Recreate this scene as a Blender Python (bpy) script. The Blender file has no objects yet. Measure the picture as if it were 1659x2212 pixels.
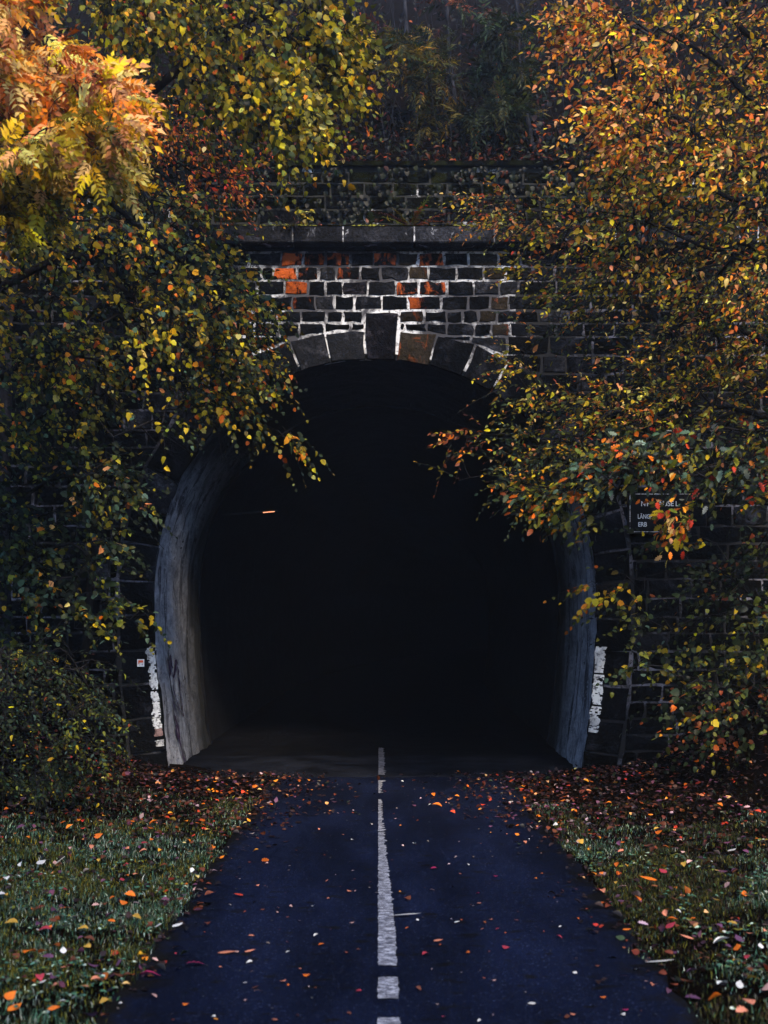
import bpy, math, random
import numpy as np
from mathutils import Vector, noise as mnoise
from mathutils.geometry import tessellate_polygon

random.seed(11)
rng = np.random.default_rng(11)
scene = bpy.context.scene
COL = scene.collection

# ------------------------------------------------------------------ camera
CAM_H = 1.8
FPX = 2500.0            # focal length in units of the 1659 x 2212 measuring picture
UC, VH = 829.5, 1330.0  # principal column, horizon row
cam_d = bpy.data.cameras.new("camera")
cam = bpy.data.objects.new("camera", cam_d)
COL.objects.link(cam)
cam.location = (0, 0, CAM_H)
cam.rotation_euler = (math.radians(90), 0, 0)
cam_d.sensor_fit = 'VERTICAL'
cam_d.sensor_height = 36.0
cam_d.lens = FPX / 2212.0 * 36.0
cam_d.shift_y = (VH - 1106.0) / 2212.0
cam_d.clip_start = 0.05
cam_d.clip_end = 600
cam_d.dof.use_dof = True
cam_d.dof.focus_distance = 12.6
cam_d.dof.aperture_fstop = 2.4
scene.camera = cam

# ------------------------------------------------------------------ light
SUN_EL, SUN_AZ = 42.0, 21.0     # azimuth: degrees to the right of straight behind the camera
world = bpy.data.worlds.new("World")
scene.world = world
world.use_nodes = True
wn = world.node_tree
for n in list(wn.nodes):
    wn.nodes.remove(n)
sky = wn.nodes.new('ShaderNodeTexSky')
sky.sky_type = 'NISHITA'
sky.sun_disc = False
sky.sun_elevation = math.radians(SUN_EL)
sky.air_density = 1.0
sky.dust_density = 0.0
sky.ozone_density = 4.0
bg = wn.nodes.new('ShaderNodeBackground')
bg.inputs['Strength'].default_value = 0.09
wo = wn.nodes.new('ShaderNodeOutputWorld')
wn.links.new(sky.outputs[0], bg.inputs[0])
wn.links.new(bg.outputs[0], wo.inputs[0])
sun_dir = Vector((math.sin(math.radians(SUN_AZ)) * math.cos(math.radians(SUN_EL)),
                  -math.cos(math.radians(SUN_AZ)) * math.cos(math.radians(SUN_EL)),
                  math.sin(math.radians(SUN_EL))))      # towards the sun
sky.sun_rotation = math.atan2(sun_dir.x, sun_dir.y)
sun_d = bpy.data.lights.new("sun", 'SUN')
sun_d.energy = 1.5
sun_d.angle = math.radians(14)
sun_d.color = (1.0, 0.84, 0.62)
sun = bpy.data.objects.new("sun", sun_d)
COL.objects.link(sun)
sun.location = (8, -20, 30)
sun.rotation_euler = (-sun_dir).to_track_quat('-Z', 'Y').to_euler()

vs = scene.view_settings
vs.view_transform = 'Standard'
vs.look = 'None'
vs.exposure = 2.45
vs.gamma = 1.0
vs.use_curve_mapping = False
scene.cycles.max_bounces = 6
scene.cycles.diffuse_bounces = 3
scene.cycles.transmission_bounces = 3
scene.cycles.glossy_bounces = 2


def W(u, v, Y):
    """world point seen at (u, v) of the 1659 x 2212 measuring picture at distance Y"""
    return np.array([(u - UC) / FPX * Y, Y, CAM_H - (v - VH) / FPX * Y])


def UV(p):
    p = np.asarray(p, float)
    return UC + p[..., 0] / p[..., 1] * FPX, VH - (p[..., 2] - CAM_H) / p[..., 1] * FPX


# ------------------------------------------------------------------ materials
def new_mat(name):
    m = bpy.data.materials.new(name)
    m.use_nodes = True
    nt = m.node_tree
    b = nt.nodes['Principled BSDF']
    return m, nt, b


def N(nt, t, **kw):
    n = nt.nodes.new(t)
    for k, v in kw.items():
        setattr(n, k, v)
    return n


def L(nt, a, b):
    nt.links.new(a, b)


def noise_fac(nt, scale, detail=4, rough=0.55, lo=0.4, hi=0.6, mapping=None, obj=True, dist=0.0):
    tc = N(nt, 'ShaderNodeTexCoord')
    src = tc.outputs['Object']
    if mapping is not None:
        mp = N(nt, 'ShaderNodeMapping')
        mp.inputs['Scale'].default_value = mapping
        L(nt, src, mp.inputs['Vector'])
        src = mp.outputs[0]
    n = N(nt, 'ShaderNodeTexNoise')
    n.inputs['Scale'].default_value = scale
    n.inputs['Detail'].default_value = detail
    n.inputs['Roughness'].default_value = rough
    n.inputs['Distortion'].default_value = dist
    L(nt, src, n.inputs['Vector'])
    r = N(nt, 'ShaderNodeMapRange')
    r.inputs['From Min'].default_value = lo
    r.inputs['From Max'].default_value = hi
    L(nt, n.outputs['Fac'], r.inputs['Value'])
    return r.outputs[0]


def mix(nt, fac, a, b):
    m = N(nt, 'ShaderNodeMix', data_type='RGBA')
    if isinstance(fac, (int, float)):
        m.inputs['Factor'].default_value = fac
    else:
        L(nt, fac, m.inputs['Factor'])
    for s, i in ((a, 6), (b, 7)):
        if isinstance(s, tuple):
            m.inputs[i].default_value = (*s, 1)
        else:
            L(nt, s, m.inputs[i])
    return m.outputs[2]


def bump(nt, b, height, strength=0.5, dist=0.01):
    bp = N(nt, 'ShaderNodeBump')
    bp.inputs['Strength'].default_value = strength
    bp.inputs['Distance'].default_value = dist
    L(nt, height, bp.inputs['Height'])
    L(nt, bp.outputs[0], b.inputs['Normal'])


def stone_mat(name, base, pale, stain=None, pale_lo=0.55, rough=0.6, stain_lo=0.45, spec=0.035):
    m, nt, b = new_mat(name)
    oi = N(nt, 'ShaderNodeObjectInfo')
    big = noise_fac(nt, 4.0, 5, 0.62, pale_lo, pale_lo + 0.16, dist=0.6)
    fine = noise_fac(nt, 38, 4, 0.6, 0.3, 0.75)
    c = mix(nt, big, base, pale)
    dark = tuple(x * 0.35 for x in base)
    c = mix(nt, fine, dark, c)
    if stain:
        st = noise_fac(nt, 6.0, 5, 0.65, stain_lo, stain_lo + 0.1, mapping=(1, 1, 0.55), dist=0.8)
        c = mix(nt, st, c, stain)
    hs = N(nt, 'ShaderNodeHueSaturation')
    mr = N(nt, 'ShaderNodeMapRange')
    mr.inputs['To Min'].default_value = 0.55
    mr.inputs['To Max'].default_value = 1.6
    L(nt, oi.outputs['Random'], mr.inputs['Value'])
    L(nt, mr.outputs[0], hs.inputs['Value'])
    L(nt, c, hs.inputs['Color'])
    L(nt, hs.outputs[0], b.inputs['Base Color'])
    b.inputs['Roughness'].default_value = rough
    b.inputs['Specular IOR Level'].default_value = spec
    bump(nt, b, noise_fac(nt, 14, 7, 0.7, 0.2, 0.8), 0.8, 0.035)
    return m


BASE = (0.0042, 0.0046, 0.006)
M_STONE = stone_mat("sooty_stone", BASE, (0.040, 0.042, 0.056), pale_lo=0.53)
M_STONE_DARK = stone_mat("black_stone", (0.0026, 0.0028, 0.0034), (0.012, 0.013, 0.017), pale_lo=0.60)
M_STONE_PALE = stone_mat("washed_stone", (0.012, 0.0125, 0.0155), (0.075, 0.076, 0.094), pale_lo=0.51)
M_STONE_RUST = stone_mat("rust_stained_stone", BASE, (0.03, 0.03, 0.036), stain=(0.42, 0.085, 0.018), stain_lo=0.40)
M_STONE_HALF = stone_mat("rust_streaked_stone", BASE, (0.03, 0.03, 0.036), stain=(0.34, 0.07, 0.016), stain_lo=0.50)
M_STONE_BROWN = stone_mat("brown_stone", (0.026, 0.020, 0.014), (0.075, 0.055, 0.036), stain=(0.14, 0.036, 0.012), stain_lo=0.56)
M_STONE_MAUVE = stone_mat("mauve_stone", (0.0060, 0.0055, 0.008), (0.085, 0.076, 0.098), pale_lo=0.51)
M_STONE_MOSS = stone_mat("mossy_stone", (0.0030, 0.0030, 0.0025), (0.007, 0.008, 0.005), stain=(0.007, 0.008, 0.002), stain_lo=0.5, rough=0.9, spec=0.0)
M_CORNICE = stone_mat("cornice_stone", (0.016, 0.0165, 0.020), (0.050, 0.051, 0.064), stain=(0.30, 0.31, 0.35), pale_lo=0.46, stain_lo=0.60, rough=0.8)


def mortar_mat(name, white, dirt, lo, hi):
    m, nt, b = new_mat(name)
    f = noise_fac(nt, 1.3, 6, 0.7, lo, hi, dist=0.5)
    f2 = noise_fac(nt, 26, 4, 0.6, 0.36, 0.5)
    c = mix(nt, f, dirt, white)
    c = mix(nt, f2, dirt, c)
    L(nt, c, b.inputs['Base Color'])
    b.inputs['Roughness'].default_value = 0.9
    bump(nt, b, noise_fac(nt, 60, 3, 0.6, 0.2, 0.8), 0.4, 0.01)
    return m


M_MORTAR = mortar_mat("limewashed_mortar", (0.66, 0.67, 0.72), (0.040, 0.040, 0.050), 0.435, 0.55)
M_MORTAR_OLD = mortar_mat("grimy_mortar", (0.17, 0.166, 0.21), (0.005, 0.005, 0.0065), 0.49, 0.63)
M_MORTAR_MOSS = mortar_mat("mossed_mortar", (0.50, 0.50, 0.53), (0.004, 0.0042, 0.003), 0.585, 0.64)


def simple_mat(name, col, rough=0.7, spec=0.3, var=None, scale=8, bmp=0.0, vec=None):
    m, nt, b = new_mat(name)
    if var:
        c = mix(nt, noise_fac(nt, scale, 5, 0.6, 0.35, 0.65, mapping=vec), col, var)
        L(nt, c, b.inputs['Base Color'])
    else:
        b.inputs['Base Color'].default_value = (*col, 1)
    b.inputs['Roughness'].default_value = rough
    b.inputs['Specular IOR Level'].default_value = spec
    if bmp:
        bump(nt, b, noise_fac(nt, scale * 4, 5, 0.6, 0.2, 0.8), bmp, 0.02)
    return m


def asphalt_mat():
    m, nt, b = new_mat("asphalt")
    c = mix(nt, noise_fac(nt, 0.9, 6, 0.6, 0.35, 0.7), (0.0026, 0.0043, 0.0138), (0.0043, 0.0072, 0.0235))
    sp = noise_fac(nt, 75, 2, 0.5, 0.62, 0.72)
    c = mix(nt, sp, c, (0.036, 0.046, 0.09))
    pit = noise_fac(nt, 70, 3, 0.6, 0.34, 0.44)
    c = mix(nt, pit, (0.004, 0.004, 0.005), c)
    wet = noise_fac(nt, 5, 4, 0.6, 0.60, 0.65, mapping=(1, 2.2, 1))
    c = mix(nt, wet, c, (0.004, 0.004, 0.005))
    tc = N(nt, 'ShaderNodeTexCoord')
    sx = N(nt, 'ShaderNodeSeparateXYZ')
    L(nt, tc.outputs['Object'], sx.inputs[0])
    ab = N(nt, 'ShaderNodeMath', operation='SUBTRACT')
    L(nt, sx.outputs['X'], ab.inputs[0])
    ab.inputs[1].default_value = 0.08
    ab2 = N(nt, 'ShaderNodeMath', operation='ABSOLUTE')
    L(nt, ab.outputs[0], ab2.inputs[0])
    nz = noise_fac(nt, 4, 6, 0.7, 0.25, 0.75)
    ad = N(nt, 'ShaderNodeMath', operation='MULTIPLY_ADD')
    L(nt, nz, ad.inputs[0])
    ad.inputs[1].default_value = 0.42
    L(nt, ab2.outputs[0], ad.inputs[2])
    mr = N(nt, 'ShaderNodeMapRange')
    mr.inputs['From Min'].default_value = 1.38
    mr.inputs['From Max'].default_value = 1.52
    L(nt, ad.outputs[0], mr.inputs['Value'])
    c = mix(nt, mr.outputs[0], c, (0.0055, 0.0048, 0.0045))
    damp = noise_fac(nt, 1.1, 5, 0.6, 0.42, 0.62, mapping=(1.6, 0.35, 1))
    c2 = N(nt, 'ShaderNodeHueSaturation')
    L(nt, c, c2.inputs['Color'])
    vmap = N(nt, 'ShaderNodeMapRange')
    vmap.inputs['To Min'].default_value = 0.65
    vmap.inputs['To Max'].default_value = 1.35
    L(nt, damp, vmap.inputs['Value'])
    L(nt, vmap.outputs[0], c2.inputs['Value'])
    c = c2.outputs[0]
    L(nt, c, b.inputs['Base Color'])
    b.inputs['Roughness'].default_value = 0.7
    b.inputs['Specular IOR Level'].default_value = 0.04
    bump(nt, b, noise_fac(nt, 160, 3, 0.6, 0.2, 0.8), 0.6, 0.006)
    return m


def paint_mat():
    m, nt, b = new_mat("worn_road_paint")
    f = noise_fac(nt, 9, 6, 0.7, 0.45, 0.59, mapping=(1.6, 6, 1))
    c = mix(nt, f, (0.03, 0.03, 0.042), (0.48, 0.48, 0.53))
    f2 = noise_fac(nt, 80, 3, 0.6, 0.36, 0.5)
    c = mix(nt, f2, (0.07, 0.07, 0.09), c)
    L(nt, c, b.inputs['Base Color'])
    b.inputs['Roughness'].default_value = 0.6
    bump(nt, b, noise_fac(nt, 150, 3, 0.6, 0.2, 0.8), 0.5, 0.004)
    return m


def render_mat():
    """pale weathered render of the first metres of the bore: vertical streaks, flaking"""
    m, nt, b = new_mat("weathered_render")
    f = noise_fac(nt, 5.0, 12, 0.80, 0.40, 0.62, mapping=(1.6, 0.55, 0.75), dist=0.6)
    c = mix(nt, f, (0.22, 0.225, 0.27), (0.70, 0.71, 0.78))
    f2 = noise_fac(nt, 8, 8, 0.75, 0.60, 0.63, mapping=(2.0, 0.6, 0.7), dist=0.9)
    c = mix(nt, f2, c, (0.020, 0.019, 0.026))
    f4 = noise_fac(nt, 1.5, 5, 0.65, 0.52, 0.60, mapping=(4.0, 2.6, 0.20), dist=0.6)
    c = mix(nt, f4, c, (0.06, 0.06, 0.08))
    f3 = noise_fac(nt, 22, 8, 0.8, 0.56, 0.64, mapping=(1.2, 0.5, 0.9))
    c = mix(nt, f3, c, (0.62, 0.63, 0.69))
    # black tone towards the crown, ragged lower limit
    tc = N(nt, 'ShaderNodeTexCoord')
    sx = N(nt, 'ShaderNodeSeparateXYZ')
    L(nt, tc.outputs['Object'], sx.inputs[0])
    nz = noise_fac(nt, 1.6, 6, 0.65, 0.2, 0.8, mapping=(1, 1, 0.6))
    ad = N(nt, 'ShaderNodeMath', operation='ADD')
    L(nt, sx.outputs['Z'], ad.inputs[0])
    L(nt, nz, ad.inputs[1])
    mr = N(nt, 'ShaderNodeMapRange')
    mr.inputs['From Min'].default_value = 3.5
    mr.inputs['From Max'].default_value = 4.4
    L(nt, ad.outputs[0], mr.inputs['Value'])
    my = N(nt, 'ShaderNodeMapRange')           # further in: daylight dying away, put into the colour as a dark fade
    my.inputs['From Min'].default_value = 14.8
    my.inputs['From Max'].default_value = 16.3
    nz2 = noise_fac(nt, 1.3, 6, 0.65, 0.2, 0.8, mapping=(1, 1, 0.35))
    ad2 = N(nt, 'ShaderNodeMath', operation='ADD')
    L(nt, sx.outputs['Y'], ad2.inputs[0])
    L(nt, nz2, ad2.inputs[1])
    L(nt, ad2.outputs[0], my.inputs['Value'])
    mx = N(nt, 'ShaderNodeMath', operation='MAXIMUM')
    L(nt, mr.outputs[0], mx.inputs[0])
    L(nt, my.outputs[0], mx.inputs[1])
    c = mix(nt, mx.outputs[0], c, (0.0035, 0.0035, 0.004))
    L(nt, c, b.inputs['Base Color'])
    b.inputs['Roughness'].default_value = 0.85
    bump(nt, b, noise_fac(nt, 16, 7, 0.7, 0.25, 0.75, mapping=(1.3, 0.6, 0.8)), 1.0, 0.07)
    return m


def soil_mat():
    m, nt, b = new_mat("dark_soil")
    c = mix(nt, noise_fac(nt, 3, 6, 0.6, 0.35, 0.65), (0.003, 0.0026, 0.0023), (0.007, 0.005, 0.004))
    c = mix(nt, noise_fac(nt, 45, 4, 0.6, 0.55, 0.65), c, (0.018, 0.008, 0.005))
    L(nt, c, b.inputs['Base Color'])
    b.inputs['Roughness'].default_value = 0.95
    b.inputs['Specular IOR Level'].default_value = 0.0
    bump(nt, b, noise_fac(nt, 25, 6, 0.7, 0.2, 0.8), 1.0, 0.06)
    return m


def leaf_mat(name, attr=True, trans=0.35, rough=0.45, spec=0.13):
    m, nt, b = new_mat(name)
    if attr:
        a = N(nt, 'ShaderNodeAttribute', attribute_name='tint')
        col = a.outputs['Color']
    else:
        a = N(nt, 'ShaderNodeObjectInfo')
        col = a.outputs['Color']
    f = noise_fac(nt, 30 if attr else 5, 3, 0.6, 0.3, 0.75)
    hs = N(nt, 'ShaderNodeHueSaturation')
    hs.inputs['Value'].default_value = 0.68
    hs.inputs['Hue'].default_value = 0.485
    L(nt, col, hs.inputs['Color'])
    c = mix(nt, f, hs.outputs[0], col)
    L(nt, c, b.inputs['Base Color'])
    b.inputs['Roughness'].default_value = rough
    b.inputs['Specular IOR Level'].default_value = spec
    if trans > 0:
        tr = N(nt, 'ShaderNodeBsdfTranslucent')
        L(nt, c, tr.inputs['Color'])
        ms = N(nt, 'ShaderNodeMixShader')
        ms.inputs[0].default_value = trans
        L(nt, b.outputs[0], ms.inputs[1])
        L(nt, tr.outputs[0], ms.inputs[2])
        L(nt, ms.outputs[0], nt.nodes['Material Output'].inputs['Surface'])
    return m


M_ASPHALT = asphalt_mat()
M_PAINT = paint_mat()
M_PAINT_SHADED = simple_mat("shaded_road_paint", (0.04, 0.04, 0.05), 0.8, 0.1, (0.17, 0.17, 0.20), 14)  # dim copy of the road paint: tunnel shade put into the colour
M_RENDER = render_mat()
M_SOIL = soil_mat()
M_LEAF = leaf_mat("leaf_mass", True)
M_LEAF1 = leaf_mat("single_leaf", False)
M_FALLEN = leaf_mat("fallen_leaf_mass", True, 0.1, 0.5, 0.25)
M_FALLEN1 = leaf_mat("fallen_leaf_single", False, 0.1, 0.5, 0.25)
M_GRASS = leaf_mat("grass_blades", True, 0.25, 0.5, 0.2)
M_BARK = simple_mat("dark_bark", (0.007, 0.006, 0.0055), 0.9, 0.0, (0.020, 0.018, 0.018), 30, 0.6, (1, 1, 0.3))
M_BARK_PALE = simple_mat("pale_bark", (0.012, 0.012, 0.015), 0.85, 0.0, (0.06, 0.057, 0.067), 16, 0.6, (1, 1, 0.4))
M_TWIG = simple_mat("twig_bark", (0.007, 0.006, 0.0055), 0.8, 0.02, (0.026, 0.024, 0.026), 4)
M_LINING = simple_mat("dark_lining", (0.006, 0.006, 0.007), 0.9, 0.05, (0.013, 0.013, 0.016), 3, 0.5)  # lining beyond the mouth, much darker than the mouth itself
M_CONCRETE = simple_mat("concrete_floor", (0.004, 0.0043, 0.006), 0.85, 0.0, (0.012, 0.0132, 0.019), 2.2, 0.4)
M_TFLOOR = simple_mat("tunnel_asphalt", (0.004, 0.004, 0.005), 0.95, 0.0, (0.007, 0.007, 0.0085), 3, 0.3)
M_MOSS = simple_mat("moss", (0.11, 0.115, 0.012), 0.95, 0.1, (0.24, 0.22, 0.025), 14, 1.0)
M_WHITE = mortar_mat("flaking_white_paint", (0.70, 0.71, 0.72), (0.12, 0.12, 0.14), 0.34, 0.50)
M_PINK = simple_mat("brick_dust_pink", (0.30, 0.19, 0.175), 0.9, 0.2, (0.16, 0.10, 0.10), 40)
M_SIGN = simple_mat("black_sign_enamel", (0.004, 0.004, 0.005), 0.5, 0.08)
M_BORDER = mortar_mat("worn_sign_border", (0.60, 0.61, 0.63), (0.012, 0.012, 0.014), 0.46, 0.54)
M_LETTER = simple_mat("white_letter_paint", (0.72, 0.74, 0.76), 0.6, 0.3)
M_STICKER = simple_mat("sticker_white", (0.75, 0.75, 0.76), 0.5, 0.3)
M_ORANGE = simple_mat("sticker_orange", (0.80, 0.12, 0.035), 0.5, 0.3)
M_GREYINK = simple_mat("sticker_ink", (0.25, 0.2, 0.2), 0.5, 0.3)
M_GRAF = simple_mat("violet_spray_paint", (0.020, 0.008, 0.026), 0.6, 0.3, (0.06, 0.03, 0.075), 30)
M_METAL = simple_mat("dull_metal", (0.03, 0.03, 0.04), 0.6, 0.2)
M_STICK = simple_mat("bleached_stalk", (0.45, 0.42, 0.36), 0.8, 0.2)
m_, nt_, b_ = new_mat("lit_tube")
b_.inputs['Base Color'].default_value = (0.8, 0.3, 0.15, 1)
b_.inputs['Emission Color'].default_value = (1.0, 0.36, 0.18, 1)
b_.inputs['Emission Strength'].default_value = 0.4
M_TUBE = m_


# ------------------------------------------------------------------ object helpers
def make_mesh(name, verts, faces, mat, smooth=False, tint=None):
    me = bpy.data.meshes.new(name)
    me.from_pydata([tuple(map(float, v)) for v in verts], [], faces)
    if mat is not None:
        me.materials.append(mat)
    if smooth:
        me.polygons.foreach_set('use_smooth', [True] * len(me.polygons))
    if tint is not None:
        at = me.attributes.new('tint', 'FLOAT_COLOR', 'POINT')
        at.data.foreach_set('color', np.asarray(tint, np.float32).ravel())
    me.update()
    return me


def fast_mesh(name, verts, tris, mat, tint=None, smooth=True):
    me = bpy.data.meshes.new(name)
    nv, nf = len(verts), len(tris)
    me.vertices.add(nv)
    me.vertices.foreach_set('co', np.asarray(verts, np.float32).ravel())
    me.loops.add(nf * 3)
    me.polygons.add(nf)
    me.loops.foreach_set('vertex_index', np.asarray(tris, np.int32).ravel())
    me.polygons.foreach_set('loop_start', np.arange(0, nf * 3, 3, dtype=np.int32))
    me.polygons.foreach_set('loop_total', np.full(nf, 3, np.int32))
    if smooth:
        me.polygons.foreach_set('use_smooth', np.ones(nf, bool))
    me.materials.append(mat)
    if tint is not None:
        c = np.ones((nv, 4), np.float32)
        c[:, :3] = tint
        at = me.attributes.new('tint', 'FLOAT_COLOR', 'POINT')
        at.data.foreach_set('color', c.ravel())
    me.update()
    me.validate()
    return me


def link(name, data, parent=None, kind=None, label=None, cat=None, group=None, loc=None):
    o = bpy.data.objects.new(name, data)
    COL.objects.link(o)
    if parent is not None:
        o.parent = parent
        if loc is None and parent.get('_base') is None:
            pass
    if loc is not None:
        o.location = loc
    if kind:
        o['kind'] = kind
    if label:
        o['label'] = label
    if cat:
        o['category'] = cat
    if group:
        o['group'] = group
    return o


def empty(name, loc, label, cat, group=None):
    o = link(name, None, None, None, label, cat, group, loc)
    o.empty_display_size = 0.2
    return o


def part(name, me, parent, kind=None, label=None, world=True):
    """mesh built in world coordinates, parented to a thing that only has a location"""
    o = link(name, me, parent, kind, label)
    if world:
        p = parent
        off = Vector((0, 0, 0))
        while p is not None:
            off += p.location
            p = p.parent
        o.location = -off
    return o


def tube(pts, radii, sides=6, cap=True):
    pts = [Vector(p) for p in pts]
    V, F = [], []
    n = len(pts)
    up = Vector((0.31, 0.17, 0.93)).normalized()
    for i in range(n):
        d = (pts[min(i + 1, n - 1)] - pts[max(i - 1, 0)])
        if d.length < 1e-9:
            d = Vector((0, 0, 1))
        d.normalize()
        a = d.cross(up)
        if a.length < 0.05:
            a = d.cross(Vector((1, 0, 0)))
        a.normalize()
        b = d.cross(a)
        for k in range(sides):
            t = 2 * math.pi * k / sides
            V.append(pts[i] + (a * math.cos(t) + b * math.sin(t)) * radii[i])
    for i in range(n - 1):
        for k in range(sides):
            k2 = (k + 1) % sides
            F.append((i * sides + k, i * sides + k2, (i + 1) * sides + k2, (i + 1) * sides + k))
    if cap:
        F.append(tuple(range(sides))[::-1])
        F.append(tuple((n - 1) * sides + k for k in range(sides)))
    return V, F


def merge(parts):
    V, F = [], []
    for v, f in parts:
        o = len(V)
        V.extend(v)
        F.extend([tuple(i + o for i in ff) for ff in f])
    return V, F


def box(x0, x1, y0, y1, z0, z1):
    V = [(x0, y0, z0), (x1, y0, z0), (x1, y1, z0), (x0, y1, z0), (x0, y0, z1), (x1, y0, z1), (x1, y1, z1), (x0, y1, z1)]
    F = [(0, 3, 2, 1), (4, 5, 6, 7), (0, 1, 5, 4), (1, 2, 6, 5), (2, 3, 7, 6), (3, 0, 4, 7)]
    return V, F


def fbm(p, s=1.0):
    return mnoise.fractal(Vector(p) * s, 0.6, 2.0, 4)


# ------------------------------------------------------------------ terrain
YW = 13.2                         # face of the portal wall
PX = YW / FPX                     # metres per measuring pixel on that face
PATH_L, PATH_R = -1.26, 1.42


def gz(x, y):
    t = max(0.0, -1.55 - x) if x < 0 else max(0.0, x - 1.75)
    s = min(1.0, t / 0.9)
    z = 0.05 * s * s * (3 - 2 * s)
    near = min(1.0, max(0.0, (y - 6.0) / 6.0))
    z += 0.14 * max(0.0, t - 0.6) * near
    t2 = max(0.0, abs(x) - (3.0 + 1.2 * (1 - near)))
    z += min(9.0, 0.62 * t2)
    if t > 0:
        z += (0.035 * fbm((x, y, 0.3), 1.7) + 0.02 * fbm((x, y, 4.0), 5)) * min(1, t / 0.4)
    return z


xs = np.unique(np.concatenate([np.linspace(-90, -8, 14), np.linspace(-8, 8, 110), np.linspace(8, 90, 14)]))
ys = np.unique(np.concatenate([np.linspace(-160, 0, 22), np.linspace(0, 13.3, 90)]))
V = [(x, y, gz(x, y) - (0.03 if PATH_L + .1 < x < PATH_R - .1 else 0.0)) for y in ys for x in xs]
nx = len(xs)
F = [(j * nx + i, j * nx + i + 1, (j + 1) * nx + i + 1, (j + 1) * nx + i) for j in range(len(ys) - 1) for i in range(nx - 1)]
link("ground", make_mesh("ground", V, F, M_SOIL, True), kind='structure')


def hz(x, y):
    return 7.12 + 0.78 * max(0.0, y - 14.05) + 0.22 * fbm((x, y, 9), 0.5) * min(1, max(0, (y - 14.1))) + (0.02 * abs(x))


V, F = [], []
hxs = np.linspace(-70, 70, 90)
hys = np.concatenate([[13.95, 14.1], np.linspace(14.4, 30, 30), np.linspace(32, 90, 12)])
for j, y in enumerate(hys):
    for x in hxs:
        yy = y
        if abs(x) > 10.5 and j == 0:
            yy = 12.9
        V.append((x, yy, min(26, hz(x, y)) if j > 0 else (2.5 if abs(x) > 10.5 else 6.2)))
nx = len(hxs)
F = [(j * nx + i, j * nx + i + 1, (j + 1) * nx + i + 1, (j + 1) * nx + i) for j in range(len(hys) - 1) for i in range(nx - 1)]
link("hillside", make_mesh("hillside", V, F, M_SOIL, True), kind='structure')

# path: one sheet with a ragged edge, 4 mm above z = 0
pl, pr = [], []
for y in np.linspace(-60, 12.88, 420):
    e = 0.05 * fbm((0, y, 1), 1.4) + 0.035 * fbm((0, y, 2), 6)
    e2 = 0.05 * fbm((5, y, 1), 1.4) + 0.035 * fbm((5, y, 2), 6)
    pl.append((PATH_L + e, y, 0.004))
    pr.append((PATH_R + e2, y, 0.004))
V = []
for a, b in zip(pl, pr):
    V += [(a[0] - .03, a[1], -0.06), a, b, (b[0] + .03, b[1], -0.06)]
F = []
for i in range(len(pl) - 1):
    for k in range(3):
        F.append((4 * i + k, 4 * i + k + 1, 4 * i + 5 + k, 4 * i + 4 + k))
link("path", make_mesh("path", V, F, M_ASPHALT), kind='structure')

# worn centre line: separate stretches, measured on the photograph
def line_x(y):
    return 0.010 - 0.0065 * (y - 6)


def stripe(y0, y1, wfun):
    n = max(6, int((y1 - y0) / 0.03))
    V, F = [], []
    for i in range(n + 1):
        y = y0 + (y1 - y0) * i / n
        l, r = wfun(y)
        j1, j2 = rng.normal(0, 0.0025), rng.normal(0, 0.003 + 0.006 * min(1, max(0, y - 6.6) / 3))
        V += [(l + j1, y, 0.0085), (r + j2, y, 0.0085)]
        if i:
            F.append((2 * i - 2, 2 * i - 1, 2 * i + 1, 2 * i))
    return V, F


def wf(y):
    w = max(0.034, 0.098 - 0.0165 * max(0.0, y - 6.6)) if y < 12.5 else 0.098
    if y > 12.5:
        w = 0.07
    l = -0.031 - 0.0045 * (y - 6)
    return l, l + w


cl = empty("centre_line", (0, 6, 0.0085), "worn white painted line running down the middle of the asphalt path", "road marking")
for (a, b) in ((2.2, 4.6), (4.75, 5.16), (5.42, 5.74), (5.93, 9.6), (9.63, 11.3), (11.7, 12.6)):
    v, f = stripe(a, b, wf)
    part("dash", make_mesh("dash", v, f, M_PAINT), cl)
v, f = stripe(12.95, 15.6, wf)
v = [(p[0], p[1], 0.0215) for p in v]
part("dash", make_mesh("dash", v, f, M_PAINT_SHADED), cl, label="stretch of line on the tunnel floor, coloured darker for the shade")

# ------------------------------------------------------------------ tunnel
ACX = (811 - UC) * PX
AA, ZS, AB = 476 * PX, CAM_H - (1290 - VH) * PX, (1290 - 777) * PX
ABASE = 440 * PX


def arch_outline(off=0.0, n_top=60, n_side=14, crown=None):
    """points (x, z) from left foot over the crown to right foot, pushed outward by off"""
    P = []
    def side(t):          # t 0 foot .. 1 springing
        return ABASE + (AA - ABASE) * math.sin(t * math.pi / 2) ** 0.9
    for i in range(n_side):
        t = i / n_side
        P.append((-side(t), -0.12 + (ZS + 0.12) * t))
    for i in range(n_top + 1):
        a = math.pi - math.pi * i / n_top
        ex = 2.0 / 2.08
        c, s = math.cos(a), math.sin(a)
        P.append((AA * math.copysign(abs(c) ** ex, c), ZS + AB * abs(s) ** ex))
    for i in range(n_side - 1, -1, -1):
        t = i / n_side
        P.append((side(t), -0.12 + (ZS + 0.12) * t))
    P = np.array(P)
    if off:
        T = np.gradient(P, axis=0)
        T /= np.linalg.norm(T, axis=1)[:, None]
        Nn = np.stack([-T[:, 1], T[:, 0]], 1)
        o = np.full(len(P), off)
        if crown is not None:
            o = crown + (off - crown) * np.clip((np.abs(P[:, 0]) - 0.3) / 0.9, 0, 1)
        P = P + Nn * o[:, None]
    P[:, 0] += ACX
    return P


A0 = arch_outline()
SEG = np.r_[0, np.cumsum(np.linalg.norm(np.diff(A0, axis=0), axis=1))]
TOT = SEG[-1]


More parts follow.
